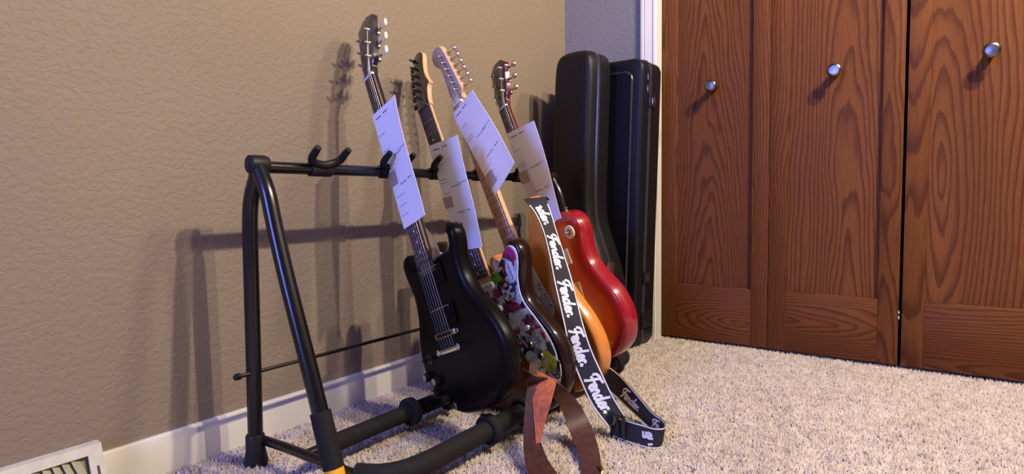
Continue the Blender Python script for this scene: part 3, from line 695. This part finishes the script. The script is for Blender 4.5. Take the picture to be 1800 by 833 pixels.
def sticker(pts_mm, mat, keep=True, label=None):
    p = np.array(pts_mm, float)/1000; c = p.mean(0)
    if keep:
        for _ in range(12):
            bad = ~inside(PGI, p)
            if not bad.any(): break
            p[bad] = c+(p[bad]-c)*0.85
    ST_N[0] += 1; z = 0.00225+ST_N[0]*0.00002
    n = len(p); V = [(x, y, z) for x, y in p]+[(x, y, z-0.0004) for x, y in p]
    F = [tuple(range(n))]+[(i, n+i, n+(i+1) % n, (i+1) % n) for i in range(n)]
    o = obj('sticker', (V, F), mat, pg2, smooth=False)
    if label: o['label'] = label
    return o
def blob(cx, cy, rx, ry, rot=0, n=14, jag=0.25):
    a = np.arange(n)/n*2*math.pi; r_ = 1+RNG.uniform(-jag, jag, n); c, s = math.cos(rot), math.sin(rot)
    x, y = rx*np.cos(a)*r_, ry*np.sin(a)*r_; return np.stack([cx+x*c-y*s, cy+x*s+y*c], 1)
def quad(cx, cy, w_, h_, rot=0):
    c, s = math.cos(rot), math.sin(rot); return [(cx+x*c-y*s, cy+x*s+y*c) for x, y in ((-w_/2, -h_/2), (w_/2, -h_/2), (w_/2, h_/2), (-w_/2, h_/2))]
def bone(cx, cy, l, w_, rot, g=0.0):
    c, s = math.cos(rot), math.sin(rot); h = l/2+g; t = w_/2+g; k = w_*0.95+g
    q = [(-h, 0), (-h-2, k*0.9), (-h+4, k*1.2), (-h+7, t), (h-7, t), (h-4, k*1.2), (h+2, k*0.9), (h, 0), (h+2, -k*0.9), (h-4, -k*1.2), (h-7, -t), (-h+7, -t), (-h+4, -k*1.2), (-h-2, -k*0.9)]
    return [(cx+x*c-y*s, cy+x*s+y*c) for x, y in q]
cand = []
for _ in range(2600):
    p = np.array([RNG.uniform(-120, 145), RNG.uniform(-95, 285)])
    if not inside(PGI, p[None]/1000)[0]: continue
    if all(np.hypot(*(p-q)) > 12 for q in cand): cand.append(p)
for i, p in enumerate(cand):
    k = i % 4; mt = M_st[int(RNG.integers(0, len(M_st)))]; a = RNG.uniform(0, 3.1)
    if k == 0: sticker(blob(p[0], p[1], RNG.uniform(9, 17), RNG.uniform(7, 12), a), mt)
    elif k == 1: sticker(quad(p[0], p[1], RNG.uniform(16, 30), RNG.uniform(7, 14), a), mt)
    elif k == 2: sticker(blob(p[0], p[1], RNG.uniform(8, 13), RNG.uniform(8, 13), a, 20, 0.05), mt)
    else: sticker(blob(p[0], p[1], 14, 9, a, 10, 0.55), mt)
sticker(quad(44, 171, 34, 24, 0.12), M_green, label='green rectangular sticker')
sticker(blob(120, 208, 9, 20, 0.5, 12, 0.3), M_st[3]); sticker(blob(112, 190, 7, 9, 0.2, 9, 0.3), M_st[4])
sticker([(84, 176), (94, 206), (112, 190), (106, 150), (92, 146)], M_st[0]); 
for k in range(4): sticker(quad(97+k*0.8, 185-k*9, 14, 2.2, 1.2), M_st[2], False)
for g, mt in ((2.6, M_st[5]), (0, M_st[0])):
    for rt in (0.75, -0.75): sticker(bone(70, 128, 38, 7, rt+0.1, g), mt)
sticker(blob(70, 146, 12, 11, 0, 16, 0.08), M_st[2]); sticker(blob(70, 147, 8, 5, 0.3, 10, 0.2), M_st[6])
sticker(blob(74, 92, 22, 8, -0.4, 14, 0.25), M_st[3], label='magenta brush-shaped sticker')
sticker(blob(88, 70, 20, 13, 0.4, 16, 0.35), M_st[0]); sticker(blob(70, 60, 10, 14, 0.2, 12, 0.4), M_st[6])
sticker(quad(100, 42, 30, 18, 0.6), M_st[8]); sticker(blob(92, 30, 9, 9, 0, 14, 0.1), M_st[4])
sticker(quad(134, 8, 14, 24, 0.3), M_st[4], label='red rectangular sticker')
sticker([(76, -8), (122, -6), (104, 26)], M_st[7], label='grey triangular sticker with an eye'); sticker(blob(101, 4, 5, 5, 0, 14, 0.02), M_st[0]); sticker(blob(101, 4, 2.4, 2.4, 0, 10, 0.02), M_st[2])
sticker(blob(116, -48, 22, 26, 0.3, 18, 0.08), M_lime, label='lime green round sticker'); sticker(blob(112, -52, 9, 7, 0.6, 12, 0.2), M_st[9]); sticker(blob(106, -30, 8, 6, 0.2, 12, 0.3), M_st[2])
sticker(blob(84, -52, 15, 11, 0.5, 12, 0.25), M_st[1]); sticker(blob(92, -70, 12, 8, 0.2, 12, 0.3), M_st[0]); sticker(blob(70, -26, 13, 9, 0.6, 12, 0.3), M_st[1])
for k in range(3): sticker(quad(62+k*6, 6-k*2, 3, 26, 0.5), M_st[0 if k % 2 else 3])
for y, rt in ((0.160, 0), (0.100, 0)): single_coil(G2, y, M_white, 0.002, rt)
single_coil(G2, 0.040, M_white, 0.002, 0.17)
for x, y in ((0.060, 0.022), (0.098, 0.036), (0.090, -0.002), (0.110, -0.034)): knob_gt(G2, x, y, M_chrome, M_white if y > 0.03 else M_nickel, 0.002, 0.0095, 0.014)
bp = lump('bridge', 0, -0.012, 0.0, 0.076, 0.042, 0.004, M_chrome, G2, 0.001)
obj('saddles', join(*[box((k-2.5)*0.0107-0.0045, (k-2.5)*0.0107+0.0045, -0.002, 0.018, 0.004, 0.012, 0.0015) for k in range(6)]), M_chrome, bp)
jp = slab_obj('jack_plate', smooth_outline([(-8, -27), (0, -32), (8, -27), (11, 0), (8, 27), (0, 32), (-8, 27), (-11, 0)], 40), [(0.0015, 0.0025), (0, 0.001), (0, -0.002)], M_chrome, G2, grid=0.01)
jp.location = (0.131, -0.082, 0.0005); jp.rotation_euler = (0, 0, math.radians(-22))
obj('jack_socket', lathe([(0.0065, 0.002), (0.0065, 0.0038), (0.0035, 0.0038), (0.0033, 0.001)], 16), M_black, jp, loc=(0, -0.006, 0))

# --- natural orange strat-type guitar
SUB = {(-68, 245): (-58, 246), (-92, 270): (-80, 270), (-112, 305): (-99, 306), (-128, 325): (-113, 329), (-148, 318): (-127, 322), (-158, 290): (-136, 294), (-150, 245): (-134, 246), (-132, 200): (-126, 200)}
STRAT3 = [SUB.get(p, p) for p in STRAT]
M_orange = P('orange_natural_gloss', (0.62, 0.215, 0.030), 0.25, coat=0.9, noise=(14, 0.12))
G3 = guitar('electric_guitar', 'orange natural-finish electric guitar with pale pickguard and pale maple neck', gframe((0.420, -0.838, 0.190), 21, 16.5, -3.5),
    dict(hand=-1, scale=0.648, thick=0.044, zf=0.007, yend=0.186, frets=21, round=0.011, body=STRAT3, heel=0.16, m_body=M_orange, m_neck=M_maple, m_board=M_maplefb, m_dot=M_black,
         m_face=P('cool_lit_maple_face', (0.42, 0.35, 0.30), 0.3, coat=0.5), head=[(x, y*0.86) for x, y in HS_STRAT], head_angle=-6, head_drop=-0.004, posts=[(a, b*0.86, c) for a, b, c in INLINE], edge=IN_EDGE, order=[0, 1, 2, 3, 4, 5], key='round', m_key=M_chrome, zb=0.014))  # face grey is reflected cool daylight mixed into the maple colour
PG3 = [(-x*0.9, y) for x, y in PGUARD[:21]]+[(20, 24), (50, 34), (62, 56), (60, 86), (50, 118), (44, 150), (40, 180), (36, 206), (29, 218), (28, 186)]
pg3 = slab_obj('pickguard', smooth_outline(PG3, 130), [(0.001, 0.0022), (0, 0.0012), (0, -0.001)], M_white, G3, grid=0.03)
for x, y in ((52, 92), (56, 62), (44, 120), (38, 108), (37, 178), (-92, 150)): obj('screw', lathe([(0.0024, 0.0022), (0.0022, 0.0032), (0.001, 0.0034)], 10), M_blackmetal, pg3, loc=(x/1000, y/1000, 0))
for y, rt in ((0.160, 0), (0.100, 0), (0.040, -0.17)): single_coil(G3, y, M_white, 0.002, rt)
for x, y in ((-0.060, 0.020), (-0.085, -0.010), (-0.105, -0.045)): knob_gt(G3, x, y, M_white, M_nickel, 0.002, 0.0095, 0.014)
bp = lump('bridge', 0, -0.012, 0.0, 0.076, 0.042, 0.004, M_chrome, G3, 0.001)

# --- cherry sunburst single-cut guitar
M_cherry = burst('cherry_sunburst', (0.95, 0.38, 0.03), (0.70, 0.11, 0.010), (0.28, 0.004, 0.014), 0.014, 0.050, 0.12)
M_cherry_side = P('cherry_side', (0.13, 0.004, 0.012), 0.15, coat=1.0)
G4 = guitar('electric_guitar', 'cherry sunburst single-cutaway electric guitar in front of the black cases', gframe((0.396, -0.625, 0.216), 18.8, 20, -4),
    dict(hand=-1, scale=0.628, thick=0.052, zf=0.014, yend=0.168, frets=22, round=0.008, body=LPB, body_mirrored=True, heel=0.15, dome=lambda d: 0.011*(1-math.exp(-max(0, d-0.004)/0.022)),
         m_body=M_cherry, m_neck=M_cherry_side, m_board=M_rosewood, m_dot=M_white, m_face=P('black_headstock_face', (0.012, 0.010, 0.011), 0.2, coat=0.6), head=HS_LP, head_angle=14, head_drop=0.003,
         posts=THREE, edge=TH_EDGE, order=[0, 1, 2, 5, 4, 3], key='round', m_key=M_chrome, zb=0.028, string_end=-0.040))
humbucker(G4, 0.150, M_cream, M_nickel, 0.011, wid=0.108); humbucker(G4, 0.050, M_cream, M_nickel, 0.011, wid=0.108)
br = lump('bridge', 0, 0, 0.012, 0.084, 0.014, 0.012, M_chrome, G4, 0.004); tp = lump('tailpiece', 0, -0.042, 0.013, 0.096, 0.014, 0.011, M_chrome, G4, 0.004)
sw = obj('switch_washer', lathe([(0.019, 0.006), (0.019, 0.0105), (0.017, 0.0115), (0.0085, 0.0115), (0.0085, 0.010), (0.002, 0.010)], 28), M_cream, G4, loc=(0.082, 0.212, 0))
obj('switch_nut', lathe([(0.0075, 0.0095), (0.0075, 0.0135), (0.004, 0.0140), (0.003, 0.022), (0.0035, 0.026), (0.001, 0.028)], 16), M_nickel, sw)
for x, y in ((-0.075, -0.05), (-0.118, -0.03), (-0.07, -0.098), (-0.11, -0.09)): knob_gt(G4, x, y, M_cream, M_cream, 0.009, 0.012, 0.014)
pgl = slab_obj('pickguard', smooth_outline([(-24, 165), (-44, 168), (-62, 120), (-68, 70), (-60, 30), (-48, 28), (-44, 80), (-42, 130)], 60), [(0.001, 0.0155), (0, 0.015), (0, 0.0135)], M_cream, G4, grid=0.02)
obj('strap_button', lathe([(0.004, 0), (0.0035, 0.006), (0.0068, 0.009), (0.005, 0.011)], 14, axis_M((0.060, 0.275, -0.028), (0.1, 1, 0))), M_chrome, G4)
# dark knob / scrawled script on the black headstock
hs4 = [c for c in G4.children if c.name.startswith('headstock')][0]
def strokes(lines, width):
    """flat pen strokes in 2-D -> list of quads (as point lists)"""
    out = []
    for ln in lines:
        q = [np.array(p) for p in catmull(ln, 5)]
        for a, b in zip(q[:-1], q[1:]):
            t = (b-a)/(np.linalg.norm(b-a)+1e-9); nn = np.array([-t[1], t[0]])*width/2; e = t*width*0.25
            out.append([a-e-nn, b+e-nn, b+e+nn, a-e+nn])
    return out
sq = strokes([[(0, 0), (.3, .9), (.1, .5), (.45, .45)], [(.5, .1), (.7, .5), (.75, .1), (1.0, .5), (1.05, .1), (1.3, .4), (1.35, 0), (1.6, .5), (1.7, .1), (2.0, .5), (2.1, .1), (2.4, .45), (2.5, .1)]], 0.16)
V, F = [], []
for q4 in sq:
    b0 = len(V); V += [(-0.013+p[0]*0.011, 0.124+p[1]*0.011, 0.0016) for p in q4]; F.append((b0, b0+1, b0+2, b0+3))
lg = obj('logo_script', (V, F), P('silver_logo', (0.42, 0.40, 0.40), 0.4), hs4, smooth=False)

# ------------------------------------------------------------------ papers taped to the necks
def paper(name, label, G, zf, TL, TR, BR, BL, strip=0.30, bend=0.020, seed=0):
    """folded sheet: corner positions (mm) on the guitar's front; its left part lies on the strings, the rest bows away"""
    root = bpy.data.objects.new(name, None); COL.objects.link(root); tag(root, label, 'paper', 'papers taped to the guitar necks')
    root.matrix_world = G.matrix_world @ Matrix.Translation((0, 0.4, zf))
    TL, TR, BR, BL = [Vector((x/1000, y/1000-0.4, 0)) for x, y in (TL, TR, BR, BL)]
    def at(s, t, off=0.0):
        p = (TL*(1-s)+TR*s)*(1-t)+(BL*(1-s)+BR*s)*t
        e = max(0, s-strip)/(1-strip)
        z = -bend*e*e*(0.5+0.9*t)+0.003*math.sin(t*5+seed)*e
        return Vector((p.x, p.y, z+off))
    def sheet(s0, s1, t0, t1, ns, nt, off, th):
        V, F = [], []
        for k in (0, 1):
            for j in range(nt+1):
                for i in range(ns+1): V.append(at(s0+(s1-s0)*i/ns, t0+(t1-t0)*j/nt, off-k*th))
        w_ = ns+1; n = w_*(nt+1)
        for j in range(nt):
            for i in range(ns):
                a = j*w_+i; F.append((a, a+w_, a+w_+1, a+1)); F.append((n+a, n+a+1, n+a+w_+1, n+a+w_))
        ring = [i for i in range(ns+1)]+[j*w_+ns for j in range(1, nt+1)]+[nt*w_+i for i in range(ns-1, -1, -1)]+[j*w_ for j in range(nt-1, 0, -1)]
        for a, b in zip(ring, ring[1:]+ring[:1]): F.append((a, b, n+b, n+a))
        return V, F
    obj('sheet', sheet(0, 1, 0, 1, 14, 18, 0, 0.0008), M_paper, root, sharp=60)
    rr = random.Random(seed+11); parts = []
    def line(s0, s1, t, h):
        s = s0
        while s < s1-0.01:
            w_ = rr.uniform(0.03, 0.09); e = min(s+w_, s1)
            parts.append(sheet(s, e, t-h/2, t+h/2, 2, 1, 0.0005, 0.0002)); s = e+0.018
    line(0.10, 0.32, 0.055, 0.012); line(0.42, 0.60, 0.050, 0.012)
    for t in (0.20, 0.34, 0.37): line(0.05, 0.30, t, 0.005)
    line(0.38, 0.75, 0.42, 0.008); line(0.62, 0.95, 0.405, 0.006)
    for t in (0.47, 0.50): line(0.06, 0.26, t, 0.004)
    line(0.36, 0.62, 0.66, 0.009); line(0.70, 0.86, 0.655, 0.009)
    for t in (0.74, 0.82, 0.90): line(0.08, 0.40, t, 0.004)
    pt = obj('printed_text', join(*parts), M_ink, root, smooth=False); pt['label'] = 'faint grey print'; pt['kind'] = 'stuff'
    t0, t1 = {0: (0.52, 0.64), 1: (0.50, 0.60), 2: (0.78, 0.92), 3: (0.42, 0.54)}[seed]
    obj('tape', sheet(-0.03, 0.29, t0, t1, 3, 3, 0.0012, 0.0006), M_tape, root)['label'] = 'tan tape patch'
    return root
paper('paper_sheet', 'white printed paper taped to the neck of the black double-horned guitar', G1, 0.0185, (-24, 542), (92, 533), (70, 256), (-31, 258), 0.38, -0.004, 0)
paper('paper_sheet', 'white printed paper taped to the neck of the stickered guitar', G2, 0.0175, (-20, 553), (92, 528), (50, 252), (-34, 270), 0.36, -0.003, 1)
paper('paper_sheet', 'white printed paper hanging askew on the pale maple neck', G3, 0.0175, (-31, 634), (90, 642), (142, 415), (20, 376), 0.45, -0.002, 2)
paper('paper_sheet', 'white printed paper taped to the neck of the cherry sunburst guitar', G4, 0.0245, (-18, 555), (122, 534), (98, 254), (-30, 262), 0.34, -0.004, 3)

# ------------------------------------------------------------------ straps
class Ribbon:
    def __init__(s, Ls, Rs, n=10):
        s.L = [np.array(p) for p in catmull(Ls, n)]; s.R = [np.array(p) for p in catmull(Rs, n)]
        c = [(a+b)/2 for a, b in zip(s.L, s.R)]; s.s = np.concatenate([[0], np.cumsum([np.linalg.norm(b-a) for a, b in zip(c[:-1], c[1:])])])
        s.c = c; s.len = s.s[-1]
        N = []
        for i in range(len(c)):
            t = c[min(i+1, len(c)-1)]-c[max(i-1, 0)]; nn = -np.cross(s.R[i]-s.L[i], t); N.append(nn/(np.linalg.norm(nn)+1e-9))
        s.N = N
    def at(s, d, t, off=0):
        d = min(max(d, 0), s.len*0.99999); i = int(np.searchsorted(s.s, d, side='right')-1); i = min(i, len(s.c)-2)
        f = (d-s.s[i])/(s.s[i+1]-s.s[i]+1e-12)
        A = s.L[i]*(1-f)+s.L[i+1]*f; B = s.R[i]*(1-f)+s.R[i+1]*f; n = s.N[i]*(1-f)+s.N[i+1]*f; n /= np.linalg.norm(n)+1e-9
        return A*(1-t)+B*t+n*off
    def band(s, t0=0, t1=1, d0=0, d1=None, off=0.0, th=0.0016, nt=4, step=0.006):
        d1 = s.len if d1 is None else d1; nd = max(2, int((d1-d0)/step)); V, F = [], []
        for k in (0, 1):
            for j in range(nd+1):
                for i in range(nt+1): V.append(tuple(s.at(d0+(d1-d0)*j/nd, t0+(t1-t0)*i/nt, off-k*th)))
        w_ = nt+1; n = w_*(nd+1)
        for j in range(nd):
            for i in range(nt): a = j*w_+i; F += [(a, a+w_, a+w_+1, a+1), (n+a, n+a+1, n+a+w_+1, n+a+w_)]
        ring = list(range(nt+1))+[j*w_+nt for j in range(1, nd+1)]+[nd*w_+i for i in range(nt-1, -1, -1)]+[j*w_ for j in range(nd-1, 0, -1)]
        for a, b in zip(ring, ring[1:]+ring[:1]): F.append((a, b, n+b, n+a))
        return V, F

# lettering: script word in pen strokes, x along the reading direction, cap height 1
WORD = [[(0.02, 0.62), (0.10, 0.86), (0.34, 0.98), (0.62, 1.0), (0.86, 1.06)], [(0.52, 1.0), (0.40, 0.62), (0.30, 0.22), (0.16, -0.10)], [(0.10, 0.44), (0.42, 0.50), (0.72, 0.50)],
        [(0.66, 0.20), (0.86, 0.30), (0.92, 0.48), (0.80, 0.52), (0.68, 0.34), (0.70, 0.10), (0.86, 0.02), (1.02, 0.16)],
        [(1.06, 0.50), (1.08, 0.02)], [(1.08, 0.26), (1.22, 0.50), (1.34, 0.46), (1.36, 0.10), (1.48, 0.04)],
        [(1.86, 0.44), (1.70, 0.52), (1.56, 0.30), (1.62, 0.06), (1.76, 0.06), (1.90, 0.40)], [(2.02, 1.02), (1.92, 0.50), (1.92, 0.08), (2.04, 0.04)],
        [(2.12, 0.20), (2.32, 0.30), (2.38, 0.48), (2.26, 0.52), (2.14, 0.34), (2.16, 0.10), (2.32, 0.02), (2.46, 0.14)],
        [(2.52, 0.50), (2.54, 0.02)], [(2.54, 0.28), (2.66, 0.50), (2.80, 0.46)], [(2.84, 0.08), (2.90, 0.14), (2.84, 0.18), (2.80, 0.10)]]
WSTROKES = strokes(WORD, 0.195)
def word_on(rb, d0, scale, tmid=0.5, width=0.05, off=0.0009, flip=1, up=1, clip=(0, 9)):
    """write the word along the ribbon, letter tops towards t = 1"""
    V, F = [], []
    for i, q in enumerate(WSTROKES):
        ds = [d0+flip*p[0]*scale for p in q]
        if min(ds) < clip[0] or max(ds) > clip[1]: continue
        b0 = len(V)
        for p, d in zip(q, ds): V.append(tuple(rb.at(d, tmid+up*(p[1]-0.45)*scale/width, off+(i % 5)*0.00004)))
        F.append((b0, b0+1, b0+2, b0+3))
    return V, F

M_web = P('black_webbing', (0.011, 0.010, 0.013), 0.75, bump=(900, 0.5, 0.0006)); M_wht = P('white_stitching', (0.72, 0.72, 0.70), 0.8)
SO = Vector((0.60, -0.90, 0))
strap = empty('guitar_strap', Matrix.Translation(SO), 'black webbing guitar strap with white script lettering hanging from the orange guitar', 'guitar strap')
TS = Matrix.Translation(-SO)
SL = [(0.396, -0.865, 0.522), (0.401, -0.906, 0.532), (0.442, -0.920, 0.498), (0.468, -0.926, 0.457), (0.486, -0.930, 0.407), (0.503, -0.934, 0.341), (0.534, -0.945, 0.249), (0.548, -0.940, 0.178), (0.575, -0.943, 0.121), (0.606, -0.944, 0.068), (0.650, -0.949, 0.028)]
SR = [(0.440, -0.850, 0.530), (0.448, -0.878, 0.536), (0.464, -0.881, 0.500), (0.482, -0.885, 0.455), (0.504, -0.890, 0.404), (0.531, -0.896, 0.339), (0.562, -0.907, 0.253), (0.587, -0.913, 0.194), (0.614, -0.914, 0.143), (0.645, -0.915, 0.089), (0.674, -0.912, 0.047)]
r1 = Ribbon(SL, SR)
def spart(name, VF, mat, parent, sharp=40): return obj(name, xf(VF, TS), mat, parent, sharp=sharp)
b1 = spart('band', r1.band(), M_web, strap)
for t0, t1 in ((0.02, 0.075), (0.925, 0.98)): spart('edge_stripe', r1.band(t0, t1, 0.06, None, 0.0006, 0.0008, 1), M_wht, b1)
dd = r1.s
for d0 in (0.030, 0.142, 0.255, 0.368, 0.481):
    spart('lettering', word_on(r1, d0, 0.0295, clip=(0.062, r1.len-0.004)), M_wht, b1)['label'] = 'white script word'
# the tail: stands on edge to the turn, then runs back under the guitar
r2 = Ribbon([(0.650, -0.934, 0.004), (0.695, -0.945, 0.004), (0.729, -0.949, 0.004), (0.752, -0.945, 0.004), (0.762, -0.925, 0.004), (0.742, -0.880, 0.004), (0.690, -0.840, 0.010), (0.634, -0.806, 0.022), (0.560, -0.765, 0.040), (0.490, -0.735, 0.055)],
            [(0.655, -0.926, 0.046), (0.690, -0.934, 0.048), (0.724, -0.938, 0.048), (0.752, -0.938, 0.047), (0.768, -0.922, 0.047), (0.756, -0.895, 0.049), (0.716, -0.866, 0.053), (0.664, -0.818, 0.064), (0.584, -0.755, 0.086), (0.512, -0.715, 0.100)])
b2 = spart('tail_band', r2.band(), M_web, strap)
for t0, t1 in ((0.02, 0.075), (0.925, 0.98)):
    spart('edge_stripe', r2.band(t0, t1, 0.0, None, 0.0006, 0.0030, 1), M_wht, b2)
spart('lettering', word_on(r2, 0.112, 0.0255, flip=-1, up=-1, clip=(0.074, 0.100)), M_wht, b2)['label'] = 'white script word'
def word_back(rb, d0, scale, **k):
    return word_on(rb, d0, scale, off=-0.0026, flip=-1, **k)
spart('lettering', word_back(r2, 0.345, 0.0275, width=0.056), M_wht, b2)['label'] = 'white script word'
spart('lettering', word_back(r2, 0.205, 0.0275, width=0.056, clip=(0.175, 9)), M_wht, b2)['label'] = 'white script word'
bk = Matrix.Translation((0.668, -0.940, 0.030)) @ Matrix.Rotation(math.radians(-14), 4, 'Z') @ Matrix.Rotation(math.radians(6), 4, 'X')
fr4 = join(box(-0.020, 0.020, -0.004, 0.004, 0.025, 0.032, 0.0025), box(-0.020, 0.020, -0.004, 0.004, -0.032, -0.025, 0.0025), box(-0.021, -0.014, -0.004, 0.004, -0.032, 0.032, 0.0025), box(0.014, 0.021, -0.004, 0.004, -0.032, 0.032, 0.0025), box(-0.003, 0.003, -0.003, 0.003, -0.03, 0.03, 0.002))
obj('buckle', xf(xf(fr4, bk), TS), M_black, strap)['label'] = 'black plastic slide buckle'

M_leather = P('brown_leather', (0.060, 0.019, 0.012), 0.5, noise=(60, 0.35), bump=(220, 0.4, 0.001)); M_suede = P('tan_suede', (0.42, 0.105, 0.042), 0.85, noise=(90, 0.3), bump=(120, 0.6, 0.002))
M_gold = P('brass', (0.75, 0.52, 0.18), 0.25, metal=1.0)
LO = Vector((0.62, -1.12, 0)); lst = empty('guitar_strap', Matrix.Translation(LO), 'brown leather guitar strap looped on the carpet below the stickered guitar', 'guitar strap'); TL_ = Matrix.Translation(-LO)
r3 = Ribbon([(0.516, -1.056, 0.168), (0.522, -1.068, 0.155), (0.537, -1.104, 0.100), (0.556, -1.140, 0.052), (0.586, -1.180, 0.020), (0.636, -1.228, 0.006), (0.690, -1.272, 0.005), (0.745, -1.285, 0.005), (0.782, -1.225, 0.005), (0.742, -1.160, 0.006), (0.686, -1.060, 0.012), (0.626, -0.994, 0.044), (0.592, -1.004, 0.096), (0.566, -1.046, 0.136), (0.548, -1.088, 0.154), (0.512, -1.078, 0.164)],
            [(0.530, -1.046, 0.168), (0.536, -1.058, 0.155), (0.556, -1.094, 0.102), (0.586, -1.130, 0.056), (0.626, -1.164, 0.030), (0.672, -1.196, 0.018), (0.704, -1.224, 0.008), (0.726, -1.232, 0.006), (0.732, -1.205, 0.006), (0.708, -1.165, 0.005), (0.664, -1.100, 0.006), (0.604, -1.036, 0.028), (0.570, -1.026, 0.078), (0.540, -1.040, 0.112), (0.524, -1.086, 0.128), (0.500, -1.089, 0.142)], 10)
b3 = obj('band', xf(r3.band(th=0.003), TL_ @ Matrix.Translation((0, 0, 0.009))), M_leather, lst)
r4 = Ribbon([(0.520, -1.040, 0.160), (0.529, -1.066, 0.142), (0.548, -1.094, 0.115), (0.570, -1.121, 0.080), (0.596, -1.153, 0.045)], [(0.582, -1.054, 0.150), (0.590, -1.080, 0.132), (0.595, -1.104, 0.110), (0.594, -1.123, 0.080), (0.602, -1.150, 0.045)], 8)
obj('suede_lining', xf(r4.band(th=0.0028), TL_), M_suede, lst)['label'] = 'orange-tan suede inner face'
obj('buckle', xf(tube([(0.700, -1.100, 0.012), (0.712, -1.108, 0.020), (0.724, -1.122, 0.018), (0.722, -1.132, 0.010)], 0.003, 8, 4), TL_), M_gold, lst)['label'] = 'small brass buckle'

# ------------------------------------------------------------------ hard cases in the corner
def case_shell(prof_n, T, r, mat, name, parent, seam_mat):
    O = ccw(prof_n)
    sh = slab_obj(name, O, [(r, T), (r*0.55, T-r*0.12), (r*0.2, T-r*0.4), (0, T-r), (0, T*0.62), (0, r), (r*0.2, r*0.4), (r*0.55, r*0.12), (r, 0)], mat, parent, grid=0.03)
    N = len(O); V, F = [], []
    zs = T*0.60
    ringsv = [(-0.000, zs-0.006), (-0.0035, zs-0.004), (-0.0035, zs+0.004), (0, zs+0.006)]
    for d, z in ringsv: V += [(p[0], p[1], z) for p in inset(O, d)]
    for i in range(3):
        for k in range(N): F.append((i*N+k, i*N+(k+1) % N, (i+1)*N+(k+1) % N, (i+1)*N+k))
    obj('seam_valance', (V, F), seam_mat, sh); return sh
M_tolex = P('black_tolex', (0.007, 0.0065, 0.008), 0.42, spec=0.25, bump=(420, 0.5, 0.0012)); M_case2 = P('black_moulded_case', (0.006, 0.006, 0.009), 0.42, spec=0.25, bump=(500, 0.25, 0.0006)); M_seam = P('case_valance', (0.03, 0.03, 0.034), 0.3)
# shaped case: narrow end up
CM = gframe((0.213, -0.262, 0.006), -1.5, 14, 1.2)
c1 = empty('guitar_case', CM, 'black shaped guitar case with narrow rounded top standing in the corner', 'guitar case', 'hard cases in the corner')
half = [(0, 0), (90, 2), (150, 30), (182, 90), (188, 150), (184, 215), (170, 280), (146, 340), (120, 395), (100, 440), (90, 490), (86, 560), (85, 700), (85, 850), (84, 940), (78, 985), (62, 1008), (36, 1016), (0, 1018)]
out = half+[(-x, y) for x, y in half[-2:0:-1]]
case_shell(smooth_outline(out, 200, 5), 0.115, 0.018, M_tolex, 'shell', c1, M_seam)
for y in (0.30,):
    ox = 0.160
    obj('latch', box(ox-0.002, ox+0.006, y-0.018, y+0.018, 0.052, 0.088, 0.002), M_nickel, c1)
obj('foot_stud', lathe([(0.010, -0.003), (0.010, 0.004), (0.006, 0.006)], 12, axis_M((0.06, 0.002, 0.06), (0, -1, 0))), M_rubber, c1)
# rectangular case
CM2 = gframe((0.232, -0.075, 0.006), -2.0, 5, 0)
c2 = empty('guitar_case', CM2, 'black rectangular moulded guitar case leaning beside the closet casing', 'guitar case', 'hard cases in the corner')
def rrect(x0, x1, y0, y1, r, n=8):
    pts = []
    for cx, cy, a0 in ((x1-r, y0+r, -90), (x1-r, y1-r, 0), (x0+r, y1-r, 90), (x0+r, y0+r, 180)):
        for k in range(n+1): a = math.radians(a0+90*k/n); pts.append((cx+r*math.cos(a), cy+r*math.sin(a)))
    return resample(np.array(pts), 160)
sh2 = case_shell(rrect(-0.165, 0.165, 0.0, 1.0, 0.035), 0.140, 0.012, M_case2, 'shell', c2, M_seam)
O = rrect(-0.130, 0.130, 0.045, 0.96, 0.03); V, F = [], []; N = len(O)
for d, z in ((0, 0.1395), (0.003, 0.143), (0.007, 0.143), (0.010, 0.1395)): V += [(p[0], p[1], z) for p in inset(O, d)]
for i in range(3):
    for k in range(N): F.append((i*N+k, i*N+(k+1) % N, (i+1)*N+(k+1) % N, (i+1)*N+k))
obj('raised_border', (V, F), M_seam, sh2)
for y in (0.86, 0.25):
    lt = obj('latch', box(0.163, 0.172, y-0.022, y+0.022, 0.050, 0.095, 0.003), M_black, c2)
    obj('hasp', box(0.171, 0.1745, y-0.012, y+0.012, 0.058, 0.080, 0.0015), M_nickel, lt)
for y in (0.94, 0.90): obj('hinge_pin', box(0.1640, 0.1675, y-0.012, y+0.012, 0.100, 0.104, 0.001), M_nickel, c2)
obj('bumper', box(0.158, 0.174, 0.07, 0.13, 0.02, 0.10, 0.006), M_rubber, c2)
